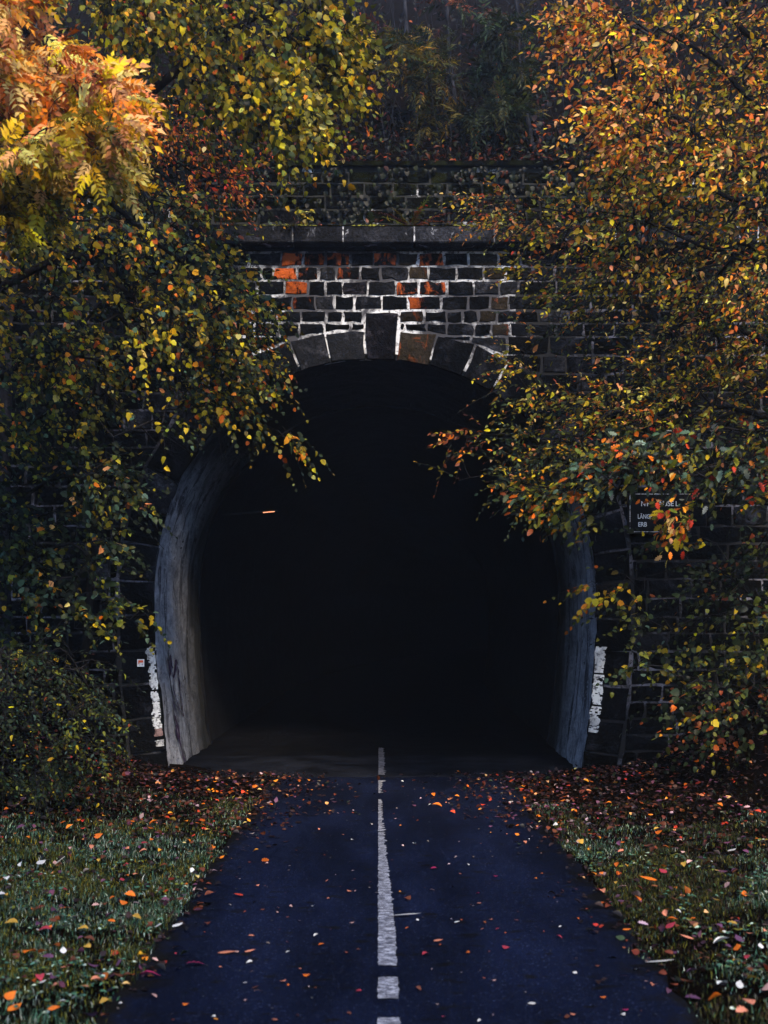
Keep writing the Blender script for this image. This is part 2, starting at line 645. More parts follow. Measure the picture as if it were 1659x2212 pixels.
def on_arch(s, off=0.0, crown=None):
    P = arch_outline(off, crown=crown) if off else A0
    return np.array([np.interp(s, SEG, P[:, 0]), np.interp(s, SEG, P[:, 1])])


def bore(name, y0, y1, ny, off, mat, jitter=0.0, drift=0.010):
    P = arch_outline(off)
    V, F = [], []
    for j in range(ny + 1):
        y = y0 + (y1 - y0) * j / ny
        for k, (x, z) in enumerate(P):
            d = jitter * fbm((x * 1.3, y * 1.3, z * 0.5), 2.0) if jitter else 0
            r = math.hypot(x - ACX, z - ZS) + 1e-6
            V.append((x + drift * (y - YW) + 0.0042 * max(0.0, y - 24) ** 2 + d * (x - ACX) / r, y, z + d * (z - ZS) / r))
    n = len(P)
    for j in range(ny):
        for k in range(n - 1):
            F.append((j * n + k, (j + 1) * n + k, (j + 1) * n + k + 1, j * n + k + 1))
    return make_mesh(name, V, F, mat, True)


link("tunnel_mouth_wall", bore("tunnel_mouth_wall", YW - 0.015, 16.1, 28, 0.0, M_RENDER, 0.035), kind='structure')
link("tunnel_wall", bore("tunnel_wall", 16.1, 84, 48, 0.05, M_LINING, 0.03), kind='structure')
V = [(11, 84, -.5), (20, 84, -.5), (20, 84, 6), (11, 84, 6)]
link("tunnel_end_wall", make_mesh("tunnel_end_wall", V, [(0, 1, 2, 3)], M_LINING), kind='structure')
# step where the pale mouth meets the dark lining
Pa, Pb = arch_outline(-0.02), arch_outline(0.12)
V = [(x + .029, 16.105, z) for x, z in Pa] + [(x + .029, 16.105, z) for x, z in Pb]
n = len(Pa)
F = [(k, k + 1, n + k + 1, n + k) for k in range(n - 1)]
link("tunnel_step_wall", make_mesh("tunnel_step_wall", V, F, M_LINING), kind='structure')
V, F = [], []
for i in range(41):
    x = -2.55 + 5.1 * i / 40
    e = 0.03 * fbm((x, 0, 3), 3)
    V += [(x, 12.86 + 2 * e, 0.0), (x, 12.93 + 2 * e, 0.0135), (x, 14.75 + 2 * e, 0.0165)]
    if i:
        a = 3 * (i - 1)
        F += [(a, a + 3, a + 4, a + 1), (a + 1, a + 4, a + 5, a + 2)]
link("tunnel_threshold_floor", make_mesh("tunnel_threshold_floor", V, F, M_CONCRETE), kind='structure')
link("tunnel_floor", make_mesh("tunnel_floor", [(-3, 13.3, 0.010), (3, 13.3, 0.010), (22, 84.2, 0.010), (-3, 84.2, 0.010)], [(0, 1, 2, 3)], M_TFLOOR), kind='structure')

# ------------------------------------------------------------------ portal wall
portal = empty("tunnel_portal", (ACX, YW, 0), "black stone tunnel portal wall with white mortar joints and a horseshoe arch", "tunnel portal")
WX, WTOP = 10.6, 5.96


def wall_slab(name, outline, yf, yb, mat):
    pts = [Vector((p[0], p[1], 0)) for p in outline]
    tri = tessellate_polygon([pts])
    n = len(pts)
    V = [(p[0], yf, p[1]) for p in outline] + [(p[0], yb, p[1]) for p in outline]
    F = []
    for t in tri:
        a, b, c = [Vector((outline[i][0], outline[i][1])) for i in t]
        ccw = (b - a).cross(c - a) > 0
        t = tuple(t) if ccw else tuple(t)[::-1]
        F.append(t)
        F.append(tuple(i + n for i in t)[::-1])
    for i in range(n):
        j = (i + 1) % n
        F.append((i, j, j + n, i + n))
    return make_mesh(name, V, F, mat)


IN = arch_outline(0.07)
EX0 = arch_outline(0.40)
# limewashed centre field above the crown and the grimier flanks are two mortar beds
zc = 3.9
XCL, XCR = -1.75, 1.5


def flank(sign):
    lim = XCL if sign < 0 else XCR
    half = [tuple(p) for p in IN if (p[0] < lim if sign < 0 else p[0] > lim)]
    zin = float(np.interp(lim, IN[14:75, 0], IN[14:75, 1]))
    if sign < 0:
        o = [(-WX, -0.5)] + [(half[0][0], -0.5)] + half + [(lim, zin), (lim, WTOP), (-WX, WTOP)]
    else:
        o = [(lim, zin)] + half + [(half[-1][0], -0.5), (WX, -0.5), (WX, WTOP), (lim, WTOP)]
    return o


mid = [(x, z) for x, z in IN if XCL < x < XCR]
zl = float(np.interp(XCL, IN[14:75, 0], IN[14:75, 1]))
zr = float(np.interp(XCR, IN[14:75, 0], IN[14:75, 1]))
part("mortar_bed", wall_slab("mortar_bed", [(XCL, zl)] + mid + [(XCR, zr), (XCR, WTOP), (XCL, WTOP)], YW, YW + 0.5, M_MORTAR), portal, label="white limewashed mortar over the arch crown")
part("mortar_bed", wall_slab("mortar_bed", flank(-1), YW, YW + 0.5, M_MORTAR_OLD), portal)
part("mortar_bed", wall_slab("mortar_bed", flank(1), YW, YW + 0.5, M_MORTAR_OLD), portal)


def stone_mesh(corners, yf, depth, jit=0.005, bev=0.012, rough=0.010, gap=0.011):
    """corners bl, br, tr, tl as (x, z); front relief toward -Y"""
    c = np.array(corners, float)
    cen = c.mean(0)
    w = np.linalg.norm(c[1] - c[0])
    nh = 3 if w > 0.3 else 2
    ring = []
    def edge(a, b, n):
        for i in range(n):
            ring.append(a + (b - a) * i / n)
    edge(c[0], c[1], nh)
    edge(c[1], c[2], 2)
    edge(c[2], c[3], nh)
    edge(c[3], c[0], 2)
    ring = np.array(ring)
    d = cen - ring
    ln = np.linalg.norm(d, axis=1)[:, None]
    hw = np.maximum(np.abs(c - cen).max(0), 1e-3)
    # shrink along each axis separately so that joints keep an even width
    g = gap + rng.normal(0, jit * 0.6, (len(ring), 1)) + rng.normal(0, jit, ring.shape) * 0.5
    base = ring + np.sign(d) * np.minimum(np.abs(d), g) * (np.abs(d) > 0.3 * hw)
    base += rng.normal(0, jit, base.shape)
    fr = cen + (base - cen) * (1 - bev / np.maximum(hw, 0.03))
    fr += rng.normal(0, jit * 0.7, fr.shape)
    n = len(ring)
    V = [(x, yf + 0.012, z) for x, z in base]
    V += [(x, yf - depth * rng.uniform(0.35, 0.8), z) for x, z in fr]
    half = (c[1] - c[0]) * 0.22
    for s in (-1, 1):
        q = cen + half * s + rng.normal(0, 0.01, 2)
        V.append((q[0], yf - depth - rng.uniform(-rough, rough), q[1]))
    F = []
    for i in range(n):
        j = (i + 1) % n
        F.append((i, j, n + j, n + i))
    ca, cb = 2 * n, 2 * n + 1
    fx = V
    for i in range(n):
        j = (i + 1) % n
        mx = (fr[i] + fr[j]) / 2
        k = ca if np.dot(mx - cen, c[1] - c[0]) < 0 else cb
        F.append((n + i, n + j, k))
    # close the gap between the two crests
    ks = [ca if np.dot((fr[i] + fr[(i + 1) % n]) / 2 - cen, c[1] - c[0]) < 0 else cb for i in range(n)]
    for i in range(n):
        if ks[i - 1] != ks[i]:
            F.append((n + i, ks[i], ks[i - 1]))
    return V, F


def zu(zx):                      # column of the big zoom -> x on the wall face
    return ((600 + zx / 1.185) * 0.6636 - UC) * PX


def zv(zy):
    return CAM_H - ((450 + zy / 1.185) * 0.6636 - VH) * PX


stones = []                      # (corners, material)


def joints_fill(known, xmin, xmax, wmin=0.26, wmax=0.50):
    j = sorted(known)
    x = j[0]
    left = []
    while x > xmin:
        x -= random.uniform(wmin, wmax)
        left.append(x)
    x = j[-1]
    right = []
    while x < xmax:
        x += random.uniform(wmin, wmax)
        right.append(x)
    return sorted(left) + j + right


EXP = arch_outline(0.43)
EXI = arch_outline(0.44, crown=0.345)


def ext_x(z, sign):
    """x of the ring's outer edge at height z on one side, None above the crown"""
    if z >= EXI[:, 1].max() - 0.005:
        return None
    h = len(EXI) // 2
    if sign < 0:
        P = EXI[:h + 1]
    else:
        P = EXI[h:][::-1]
    return float(np.interp(z, P[:, 1], P[:, 0]))


RUST = {('A', 372), ('B', 343), ('C', 388)}
courses = [
    ('A', 440, 495, [372, 460, 545, 643, 730, 822, 902, 1003, 1095, 1210]),
    ('B', 495, 550, [212, 300, 343, 437, 518, 588, 680, 757, 865, 942, 1050, 1155, 1240, 1345, 1430]),
    ('C', 550, 607, [280, 388, 478, 545, 610, 708, 815, 905, 1013, 1115, 1215, 1290]),
    ('D', 607, 665, [415, 505, 578, 655, 760, 862, 990, 1095, 1180, 1250, 1410]),
    ('E', 665, 713, [360, 450, 547, 612, 690, 825, 925, 1013, 1073, 1135, 1205, 1285, 1365]),
    ('F', 713, 765, [360, 445, 540, 640, 750, 850, 935, 1013, 1120, 1185, 1255, 1330]),
]
special = {('A', 372): M_STONE_RUST, ('A', 460): M_STONE_HALF, ('A', 545): M_STONE_HALF, ('D', 415): M_STONE_HALF, ('B', 300): M_STONE_HALF, ('A', 730): M_STONE_HALF, ('A', 822): M_STONE_BROWN,
           ('A', 902): M_STONE_HALF, ('A', 1095): M_STONE_BROWN, ('B', 343): M_STONE_RUST, ('B', 437): M_STONE_HALF,
           ('B', 518): M_STONE_PALE, ('B', 588): M_STONE_HALF, ('B', 865): M_STONE_BROWN, ('B', 942): M_STONE,
           ('B', 1155): M_STONE_BROWN, ('C', 388): M_STONE_RUST, ('C', 610): M_STONE_MAUVE, ('C', 815): M_STONE_HALF,
           ('C', 905): M_STONE_HALF, ('C', 1115): M_STONE_PALE, ('D', 862): M_STONE_HALF, ('D', 1180): M_STONE_BROWN,
           ('D', 505): M_STONE_PALE, ('E', 825): M_STONE_BROWN, ('E', 1135): M_STONE_BROWN, ('F', 1185): M_STONE_BROWN,
           ('E', 360): M_STONE, ('D', 655): M_STONE}


TOPP = EXI[14:75]
KEYX = (on_arch(TOT / 2 + (790 - 811) * PX)[0] - 0.012, on_arch(TOT / 2 + (857 - 811) * PX)[0] + 0.028)
KEYZ = zv(672)


def zext(x):
    return float(np.interp(x, TOPP[:, 0], TOPP[:, 1]))


def add_course(z0, z1, js, mats=None):
    for a, b in zip(js[:-1], js[1:]):
        if b < -WX or a > WX:
            continue
        m = (mats or {}).get(round(a, 4))
        if max(abs(a - ACX), abs(b - ACX)) < 2.05:
            segs = [(a, b)]
            if z0 < KEYZ - 0.03:            # the keystone interrupts the course
                segs = [(a, min(b, KEYX[0])), (max(a, KEYX[1]), b)]
            for sa, sb in segs:
                if sb - sa < 0.04:
                    continue
                za, zb = max(z0, zext(sa)), max(z0, zext(sb))
                if z1 - max(za, zb) < 0.02:
                    za, zb = min(za, z1 - 0.015), min(zb, z1 - 0.015)
                if max(z1 - za, z1 - zb) > 0.035:
                    stones.append((((sa, za), (sb, zb), (sb, z1), (sa, z1)), m))
            continue
        l0, r0 = ext_x(z0, -1), ext_x(z0, 1)
        l1, r1 = ext_x(z1, -1), ext_x(z1, 1)
        if l0 is None:
            quads = [((a, z0), (b, z0), (b, z1), (a, z1))]
        else:
            if l1 is None:
                l1 = r1 = (l0 + r0) / 2
            quads = []
            # left of the ring
            if a < max(l0, l1):
                qb0, qb1 = min(b, l0), min(b, l1)
                if qb0 - a > 0.035 or qb1 - a > 0.035:
                    quads.append(((a, z0), (max(qb0, a + 0.02), z0), (max(qb1, a + .02), z1), (a, z1)))
            if b > min(r0, r1):
                qa0, qa1 = max(a, r0), max(a, r1)
                if b - qa0 > 0.035 or b - qa1 > 0.035:
                    quads.append(((min(qa0, b - .02), z0), (b, z0), (b, z1), (min(qa1, b - .02), z1)))
        for q in quads:
            stones.append((q, m))


for (nm, y0, y1, js) in courses:
    J = joints_fill([zu(x) for x in js], -WX, WX)
    mats = {round(zu(x), 4): special[(nm, x)] for x in js if (nm, x) in special}
    add_course(zv(y1), zv(y0), J, mats)
z = zv(765)
while z > -0.1:
    h = random.uniform(0.175, 0.235)
    J = joints_fill([random.uniform(-0.2, 0.2)], -WX, WX, 0.27, 0.55)
    add_course(z - h, z, J)
    z -= h


def pix_area(corners):
    c = np.array(corners)
    x0, x1 = max(-4.45, c[:, 0].min()), min(4.45, c[:, 0].max())
    return max(0, x1 - x0) * (c[:, 1].max() - c[:, 1].min()) - 0.02 * abs(c[:, 0].mean())


order = sorted(range(len(stones)), key=lambda i: -pix_area(stones[i][0]))
indiv = set(i for i in order[:262] if pix_area(stones[i][0]) > 0)
rest = []
for i, (q, m) in enumerate(stones):
    cx = np.mean([p[0] for p in q])
    cz = np.mean([p[1] for p in q])
    central = abs(cx) < 2.4 and cz > 3.8
    if m is None:
        r = random.random()
        if central:
            m = M_STONE if r < 0.55 else (M_STONE_PALE if r < 0.7 else M_STONE_DARK)
        else:
            m = M_STONE_DARK if r < 0.75 else (M_STONE if r < 0.93 else M_STONE_PALE)
    v, f = stone_mesh(q, YW, random.uniform(0.012, 0.026), gap=0.0082 if central else 0.0055)
    if i in indiv:
        lab = None
        if m is M_STONE_RUST:
            lab = "stone stained bright rust orange"
        elif m is M_STONE_HALF:
            lab = "black stone streaked with rust"
        elif m is M_STONE_BROWN:
            lab = "brown stone"
        elif m is M_STONE_MAUVE:
            lab = "greyish mauve stone"
        part("stone", make_mesh("stone", v, f, m), portal, label=lab)
    else:
        rest.append((v, f))
v, f = merge(rest)
part("stonework", make_mesh("stonework", v, f, M_STONE_DARK), portal, kind='stuff')

# voussoir ring
NV = 33
s_key0 = TOT / 2 + (790 - 811) * PX
s_key1 = TOT / 2 + (857 - 811) * PX
sj = list(np.linspace(0.02, s_key0, 17)) + list(np.linspace(s_key1, TOT - 0.02, 17))
sj = [s + (random.uniform(-.025, .025) if 0 < i < len(sj) - 1 and i not in (16, 17) else 0) for i, s in enumerate(sj)]
zkey = zv(672)
voussoirs = []
for i in range(len(sj) - 1):
    a, b = sj[i], sj[i + 1]
    key = (i == 16)
    off = 0.425 + random.uniform(-0.012, 0.010)
    cr_ = off - 0.095
    p0, p1 = on_arch(a), on_arch(b)
    q0, q1 = on_arch(a, off, cr_), on_arch(b, off, cr_)
    if key:
        q0 = np.array([p0[0] - 0.01, zkey])
        q1 = np.array([p1[0] + 0.03, zkey])
    # ring stones: corners ordered bl, br, tr, tl seen from the front (inner edge = bottom)
    V, F = stone_mesh([p0, p1, q1, q0], YW, 0.034 if key else 0.03, gap=0.008)
    m = M_STONE_DARK if random.random() < 0.6 else M_STONE
    lab = None
    if key:
        m, lab = M_STONE_MAUVE, "tall keystone with a grey washed patch"
    if i == 17:
        m, lab = M_STONE_BROWN, "brown ring stone right of the keystone"
    if i == 15:
        m, lab = M_STONE_PALE, "ring stone with a pale patch left of the keystone"
    if i in (3, 5, 6, 8, 9, 10, 14, 18, 19, 22, 27):
        m = M_STONE_PALE if i in (8, 6, 14, 19, 22) else M_STONE
    vo = part("voussoir", make_mesh("voussoir", V, F, m), portal, label=lab)
    voussoirs.append((vo, a, b))

# flaking white edge paint on the ring stones beside the carriageway
def paint_patch(s0, s1, w0, w1, mat):
    n = 26
    V, F = [], []
    cols = 5
    for i in range(n + 1):
        s = s0 + (s1 - s0) * i / n
        e0 = w0 + 0.02 * fbm((s * 9, 0, 7), 1.0) + 0.006 * random.random()
        e1 = w1 + 0.03 * fbm((s * 7, 3, 1), 1.0) + 0.012 * random.random()
        for k in range(cols):
            o = e0 + (e1 - e0) * k / (cols - 1)
            p = on_arch(s)
            q = on_arch(s, 0.1)
            d = (q - p) / 0.1
            pp = p + d * o
            V.append((pp[0], YW - 0.040 + 0.006 * (k == 0 or k == cols - 1), pp[1]))
    for i in range(n):
        for k in range(cols - 1):
            if random.random() < (0.16 if k in (0, 3) else 0.04):
                continue
            F.append((i * cols + k, i * cols + k + 1, (i + 1) * cols + k + 1, (i + 1) * cols + k))
    return V, F


def s_at(v, left=True):
    zt = CAM_H - (v - VH) * PX
    P = A0[:15]
    s = float(np.interp(zt, P[:, 1], SEG[:15]))
    return s if left else TOT - s


for (v0, v1, left, m) in ((1395, 1488, True, M_WHITE), (1492, 1548, True, M_WHITE), (1549, 1572, True, M_WHITE), (1572, 1588, True, M_PINK), (1596, 1610, True, M_WHITE),
                          (1396, 1452, False, M_WHITE), (1456, 1520, False, M_WHITE), (1524, 1580, False, M_WHITE)):
    V, F = paint_patch(s_at(v0, left), s_at(v1, left), 0.006, 0.115 if not left else 0.085 + 0.02 * random.random(), m)
    part("edge_paint", make_mesh("edge_paint", V, F, m), portal, label="brick pink smear on the white edge paint" if m is M_PINK else None)

# cornice blocks, frieze, moss
YC = 12.98
ck = [-10.6, -8.6, -6.9, -5.2, -3.6, -2.35] + [(u - UC) / FPX * YC for u in (632, 741, 895, 1068)] + [2.6, 4.2, 5.8, 7.4, 9.0, 10.6]
zt_, zb_ = CAM_H - (487 - VH) / FPX * YC, CAM_H - (524 - VH) / FPX * YC
for a, b in zip(ck[:-1], ck[1:]):
    V, F = box(a + .006, b - .006, YC + rng.normal(0, .004), 13.9, zb_, zt_ + rng.normal(0, .004))
    me = make_mesh("cornice_block", V, F, M_CORNICE)
    import bmesh
    bm = bmesh.new()
    bm.from_mesh(me)
    bmesh.ops.bevel(bm, geom=bm.edges[:], offset=0.012, segments=2, affect='EDGES')
    bm.to_mesh(me)
    bm.free()
    part("cornice_block", me, portal)
for x in ck[1:-1]:
    V, F = box(x - .008, x + .008, YC + .004, YC + .03, zb_ + .01, zt_ - .01)
    part("cornice_joint", make_mesh("cornice_joint", V, F, M_MORTAR), portal)
V, F = box(-WX, WX, YW - 0.06, 13.9, 5.955, zb_ - 0.002)
part("frieze", make_mesh("frieze", V, F, M_STONE_DARK), portal)


def moss_strip(xa, xb, y0, y1, z, h, nxm):
    V, F = [], []
    ny = 5
    for i in range(nxm + 1):
        x = xa + (xb - xa) * i / nxm
        amp = max(0.0, 0.55 + 0.9 * fbm((x, 0, 20), 1.3))
        for j in range(ny + 1):
            y = y0 + (y1 - y0) * j / ny
            hh = h * amp * (0.6 + 0.8 * random.random()) * math.sin(math.pi * min(1, (j + .7) / 3.0) / 2)
            over = -0.012 * amp * random.random() if j == 0 else 0
            V.append((x, y + over, z + (hh if j else -0.022 * amp * random.random())))
    for i in range(nxm):
        for j in range(ny):
            a = i * (ny + 1) + j
            F.append((a, a + ny + 1, a + ny + 2, a + 1))
    return V, F


v, f = moss_strip(-1.75, 1.45, YC - .006, YC + .3, zt_ + .004, 0.035, 260)
link("moss", make_mesh("moss", v, f, M_MOSS, True), kind='stuff')

# upper retaining wall behind the ledge
YU = 13.85
upper = empty("retaining_wall", (0, YU, zt_), "mossy dark upper stone wall standing behind the ledge over the tunnel", "stone wall")
UTOP = CAM_H - (362 - VH) / FPX * YU
V, F = box(-WX, WX, YU, YU + 0.35, zt_ - 0.1, UTOP)
part("mortar_bed", make_mesh("mortar_bed", V, F, M_MORTAR_MOSS), upper)
zz = zt_ + 0.0
lst = []
while zz < UTOP - 0.05:
    h = random.uniform(0.14, 0.17)
    z1 = min(UTOP, zz + h)
    J = joints_fill([random.uniform(-.2, .2)], -WX, WX, 0.28, 0.55)
    for a, b in zip(J[:-1], J[1:]):
        v, f = stone_mesh(((a, zz), (b, zz), (b, z1), (a, z1)), YU, random.uniform(0.01, 0.02), gap=0.006)
        m = M_STONE_MOSS if random.random() < (0.6 + 0.4 * (zz - zt_)) else M_STONE_DARK
        if -2.9 < (a + b) / 2 < 2.9:
            part("stone", make_mesh("stone", v, f, m), upper)
        else:
            lst.append((v, f))
    zz = z1
v, f = merge(lst)
part("stonework", make_mesh("stonework", v, f, M_STONE_MOSS), upper, kind='stuff')
x = -WX
while x < WX:
    w = random.uniform(0.8, 1.2)
    V, F = box(x + .004, min(WX, x + w) - .004, YU - 0.07, YU + .42, UTOP + .002, UTOP + 0.055 + rng.normal(0, .004))
    part("coping_stone", make_mesh("coping_stone", V, F, M_STONE_MOSS), upper)
    x += w

# ------------------------------------------------------------------ leaves
YG, GR, DG, TE = (.36, .28, .012), (.115, .125, .016), (.022, .034, .014), (.050, .088, .060)
YE, OR, PO, RE = (.76, .42, .010), (.86, .22, .014), (.88, .36, .12), (.46, .060, .016)
LY, BR, LG, GY = (.72, .50, .12), (.16, .045, .012), (.42, .38, .09), (.15, .19, .15)


def tri_leaf(wid, prof, fold=0.10, droop=0.12, curl=0.0, tooth=0.0):
    """blade along +Y (0..1), normal +Z; prof = [(y, halfwidth fraction)]"""
    V, F = [], []
    ysm = [0.0] + [p[0] for p in prof] + [1.0]
    for y in ysm:
        V.append((0.0, y, -droop * y * y + curl * math.sin(y * 3)))
    nm = len(ysm)
    for s in (-1, 1):
        for i, (y, w) in enumerate(prof):
            t = tooth * (1 if i % 2 else -1)
            hw = wid * w * (1 + t)
            V.append((s * hw, y - 0.02, -droop * y * y + fold * w + curl * s * 0.5 * w))
    k = len(prof)
    for si, s in enumerate((-1, 1)):
        o = nm + si * k
        def add(a, b, c):
            F.append((a, b, c) if s > 0 else (a, c, b))
        add(0, o, 1)
        for i in range(k - 1):
            add(1 + i, o + i, o + i + 1)
            add(1 + i, o + i + 1, 2 + i)
        add(k, o + k - 1, k + 1)
    return np.array(V, float), np.array(F, int)


def pinnate(npairs=6, wid=0.055, ll=0.34, droop=0.30, taper=0.5):
    V, F = [], []
    def leaflet(p, d, n, l, w):
        d = d / np.linalg.norm(d)
        n = n - d * np.dot(n, d)
        n /= np.linalg.norm(n)
        s = np.cross(d, n)
        o = len(V)
        V.extend([p, p + d * l * .4 + s * w + n * .02, p + d * l * .42 - n * .0, p + d * l * .4 - s * w + n * .02, p + d * l - n * 0.04 * l * 5])
        F.extend([(o, o + 2, o + 1), (o, o + 3, o + 2), (o + 1, o + 2, o + 4), (o + 2, o + 3, o + 4)])
    def pos(t):
        return np.array([0, t, -droop * t * t])
    for i in range(npairs):
        t = 0.18 + 0.78 * i / npairs
        l = ll * (1 - taper * (t ** 2)) * random.uniform(.9, 1.1)
        for s in (-1, 1):
            d = np.array([s * random.uniform(.6, 1), random.uniform(.3, .8), -0.5 * random.random()])
            leaflet(pos(t), d, np.array([s * random.uniform(-.5, .6), random.uniform(-.3, .3), 1.0]), l * random.uniform(.8, 1.15), wid * random.uniform(.75, 1.15))
    leaflet(pos(0.97), np.array([0, 1, -.5]), np.array([0, .3, 1.]), ll * .8, wid)
    # rachis
    o = len(V)
    for t in (0, .5, 1):
        p = pos(t)
        V.extend([p + np.array([-.006, 0, 0]), p + np.array([.006, 0, 0])])
    F.extend([(o, o + 1, o + 3), (o, o + 3, o + 2), (o + 2, o + 3, o + 5), (o + 2, o + 5, o + 4)])
    return np.array(V, float), np.array(F, int)


def oak():
    prof = [(.12, .25), (.24, .75), (.34, .45), (.46, 1.0), (.57, .55), (.70, .85), (.80, .5), (.90, .45)]
    return tri_leaf(0.30, prof, 0.10, random.uniform(.05, .25), random.uniform(-.06, .06))


OV = [(.14, .55), (.38, 1.0), (.66, .78), (.86, .35)]
HZ = [(.06, .60), (.26, .98), (.46, .94), (.68, .80), (.84, .42)]
KINDS = {
    'beech': [tri_leaf(w, OV, f, d, c) for w, f, d, c in ((.27, .06, .10, 0), (.24, .14, .30, .05), (.30, .02, .02, -.06), (.22, .26, .15, .08), (.28, -.10, .38, -.05), (.19, .30, -.15, .10))],
    'hazel': [tri_leaf(w, HZ, f, d, c, .08) for w, f, d, c in ((.42, .06, .12, 0), (.38, .20, .35, .05), (.44, .02, .05, -.07), (.36, .12, .55, .06), (.30, .32, .1, .12), (.40, -.14, .4, -.08))],
    'lance': [tri_leaf(.17, OV, f, d, 0) for f, d in ((.06, .2), (.1, .05))],
    'oak': [oak() for _ in range(4)],
    'pinnate': [pinnate(5, .085, .42, d, .35) for d in (.25, .4, .5, .6, .7, .9)],
    'sumac': [pinnate(5, .050, .44, d, .25) for d in (.25, .5, .8)],
    'frond': [pinnate(14, .022, .26, d, .75) for d in (.3, .6)],
    'fallen': [tri_leaf(.33, OV, f, d, c) for f, d, c in ((.20, .2, .10), (.02, -.1, .05), (-.18, .05, -.08), (.30, -.25, .1))] + [oak()],
}
LEAF_MESH = {}


def leaf_mesh(kind, i, mat):
    key = (kind, i, mat.name)
    if key not in LEAF_MESH:
        v, f = KINDS[kind][i]
        LEAF_MESH[key] = fast_mesh("leaf", v, f, mat)
    return LEAF_MESH[key]


class Leaves:
    def __init__(self):
        self.p, self.d, self.n, self.s, self.c, self.k = [], [], [], [], [], []

    def add(self, p, d, n, s, c, k):
        d = np.asarray(d, float)
        d = d / (np.linalg.norm(d) + 1e-9)
        n = np.asarray(n, float)
        n = n - d * np.dot(n, d)
        n = n / (np.linalg.norm(n) + 1e-9)
        self.p.append(np.asarray(p, float)); self.d.append(d); self.n.append(n); self.s.append(s); self.c.append(c); self.k.append(k)

    def split(self, kind, thing, name_single, name_mass, n_single, mat1, mat, single_label=None):
        if not self.p:
            return
        P, D, Nn, S, Cc = map(np.array, (self.p, self.d, self.n, self.s, self.c))
        K = np.array(self.k)
        u, v = UV(P)
        inside = (u > 0) & (u < 1659) & (v > 0) & (v < 2212)
        cam_v = P - np.array([0, 0, CAM_H])
        dist = np.linalg.norm(cam_v, axis=1)
        cosv = np.abs((Nn * cam_v).sum(1)) / dist
        score = np.where(inside, S ** 2 * cosv / dist ** 2 * np.exp(-(P[:, 1] - P[:, 1].min()) * 0.5), -1)
        order = np.argsort(-score)
        one = order[:n_single]
        one = one[score[one] > 0]
        base = Vector(thing.location)
        for i in one:
            o = bpy.data.objects.new(name_single, leaf_mesh(kind, int(K[i]), mat1))
            COL.objects.link(o)
            o.parent = thing
            X = np.cross(D[i], Nn[i])
            q = P[i] - np.array(base)
            m = [[X[r] * S[i], D[i][r] * S[i], Nn[i][r] * S[i], q[r]] for r in range(3)] + [[0, 0, 0, 1]]
            from mathutils import Matrix
            o.matrix_basis = Matrix(m)
            o.color = (*Cc[i], 1)
        restm = np.ones(len(P), bool)
        restm[one] = False
        me = self.mass(kind, restm, name_mass, mat)
        if me:
            part(name_mass, me, thing, kind='stuff')

    def mass(self, kind, mask, name, mat):
        P, D, Nn, S, Cc = map(np.array, (self.p, self.d, self.n, self.s, self.c))
        K = np.array(self.k)
        AV, AF, AC = [], [], []
        off = 0
        for ki, (tv, tf) in enumerate(KINDS[kind]):
            sel = np.where(mask & (K == ki))[0]
            if len(sel) == 0:
                continue
            X = np.cross(D[sel], Nn[sel])
            v = (P[sel][:, None, :] + S[sel][:, None, None] * (tv[None, :, 0:1] * X[:, None, :] + tv[None, :, 1:2] * D[sel][:, None, :] + tv[None, :, 2:3] * Nn[sel][:, None, :]))
            m = len(tv)
            f = tf[None] + (np.arange(len(sel)) * m)[:, None, None] + off
            AV.append(v.reshape(-1, 3)); AF.append(f.reshape(-1, 3)); AC.append(np.repeat(Cc[sel], m, axis=0))
            off += len(sel) * m
        if not AV:
            return None
        return fast_mesh(name, np.concatenate(AV), np.concatenate(AF), mat, np.concatenate(AC))


def pick(pal):
    r = random.random() * sum(w for _, w in pal)
    for c, w in pal:
        r -= w
        if r <= 0:
            break
    k = random.choice((.26, .45, .7, .95, 1.2, 1.5, 1.85)) * random.uniform(.85, 1.15)
    return tuple(min(.9, max(.004, x * k * random.uniform(.88, 1.12))) for x in c)


def in_poly(u, v, poly):
    c = False
    n = len(poly)
    for i in range(n):
        (x1, y1), (x2, y2) = poly[i], poly[i - 1]
        if (y1 > v) != (y2 > v) and u < (x2 - x1) * (v - y1) / (y2 - y1) + x1:
            c = not c
    return c


NO_LEAF = [(1366, 1100, 1414, 1144), (1352, 1090, 1362, 1140), (1380, 1062, 1430, 1072), (292, 1418, 345, 1446)]


def sample_region(poly, yr, n, clump=0.0, cs=1.1):
    out = []
    if poly[0] == 'ball':
        c, r = np.array(poly[1]), np.array(poly[2])
        while len(out) < n:
            q = rng.uniform(-1, 1, 3)
            if np.linalg.norm(q) > 1 or np.linalg.norm(q) < random.random() * .8:
                continue
            p = c + q * r
            if fbm(p, .5) < clump * (random.random() - .5):
                continue
            out.append(p)
        return out
    us, vs_ = [p[0] for p in poly], [p[1] for p in poly]
    tries = 0
    while len(out) < n and tries < n * 60:
        tries += 1
        u, v = random.uniform(min(us), max(us)), random.uniform(min(vs_), max(vs_))
        if not in_poly(u, v, poly):
            continue
        p = W(u, v, random.uniform(*yr))
        if clump and fbm(p, 1.5) < 0.10 * clump + 0.22 * (random.random() - .55):
            continue
        if p[2] < gz(p[0], p[1]) + 0.08:
            continue
        out.append(p)
    return out


def unit(v):
    v = np.asarray(v, float)
    return v / (np.linalg.norm(v) + 1e-9)


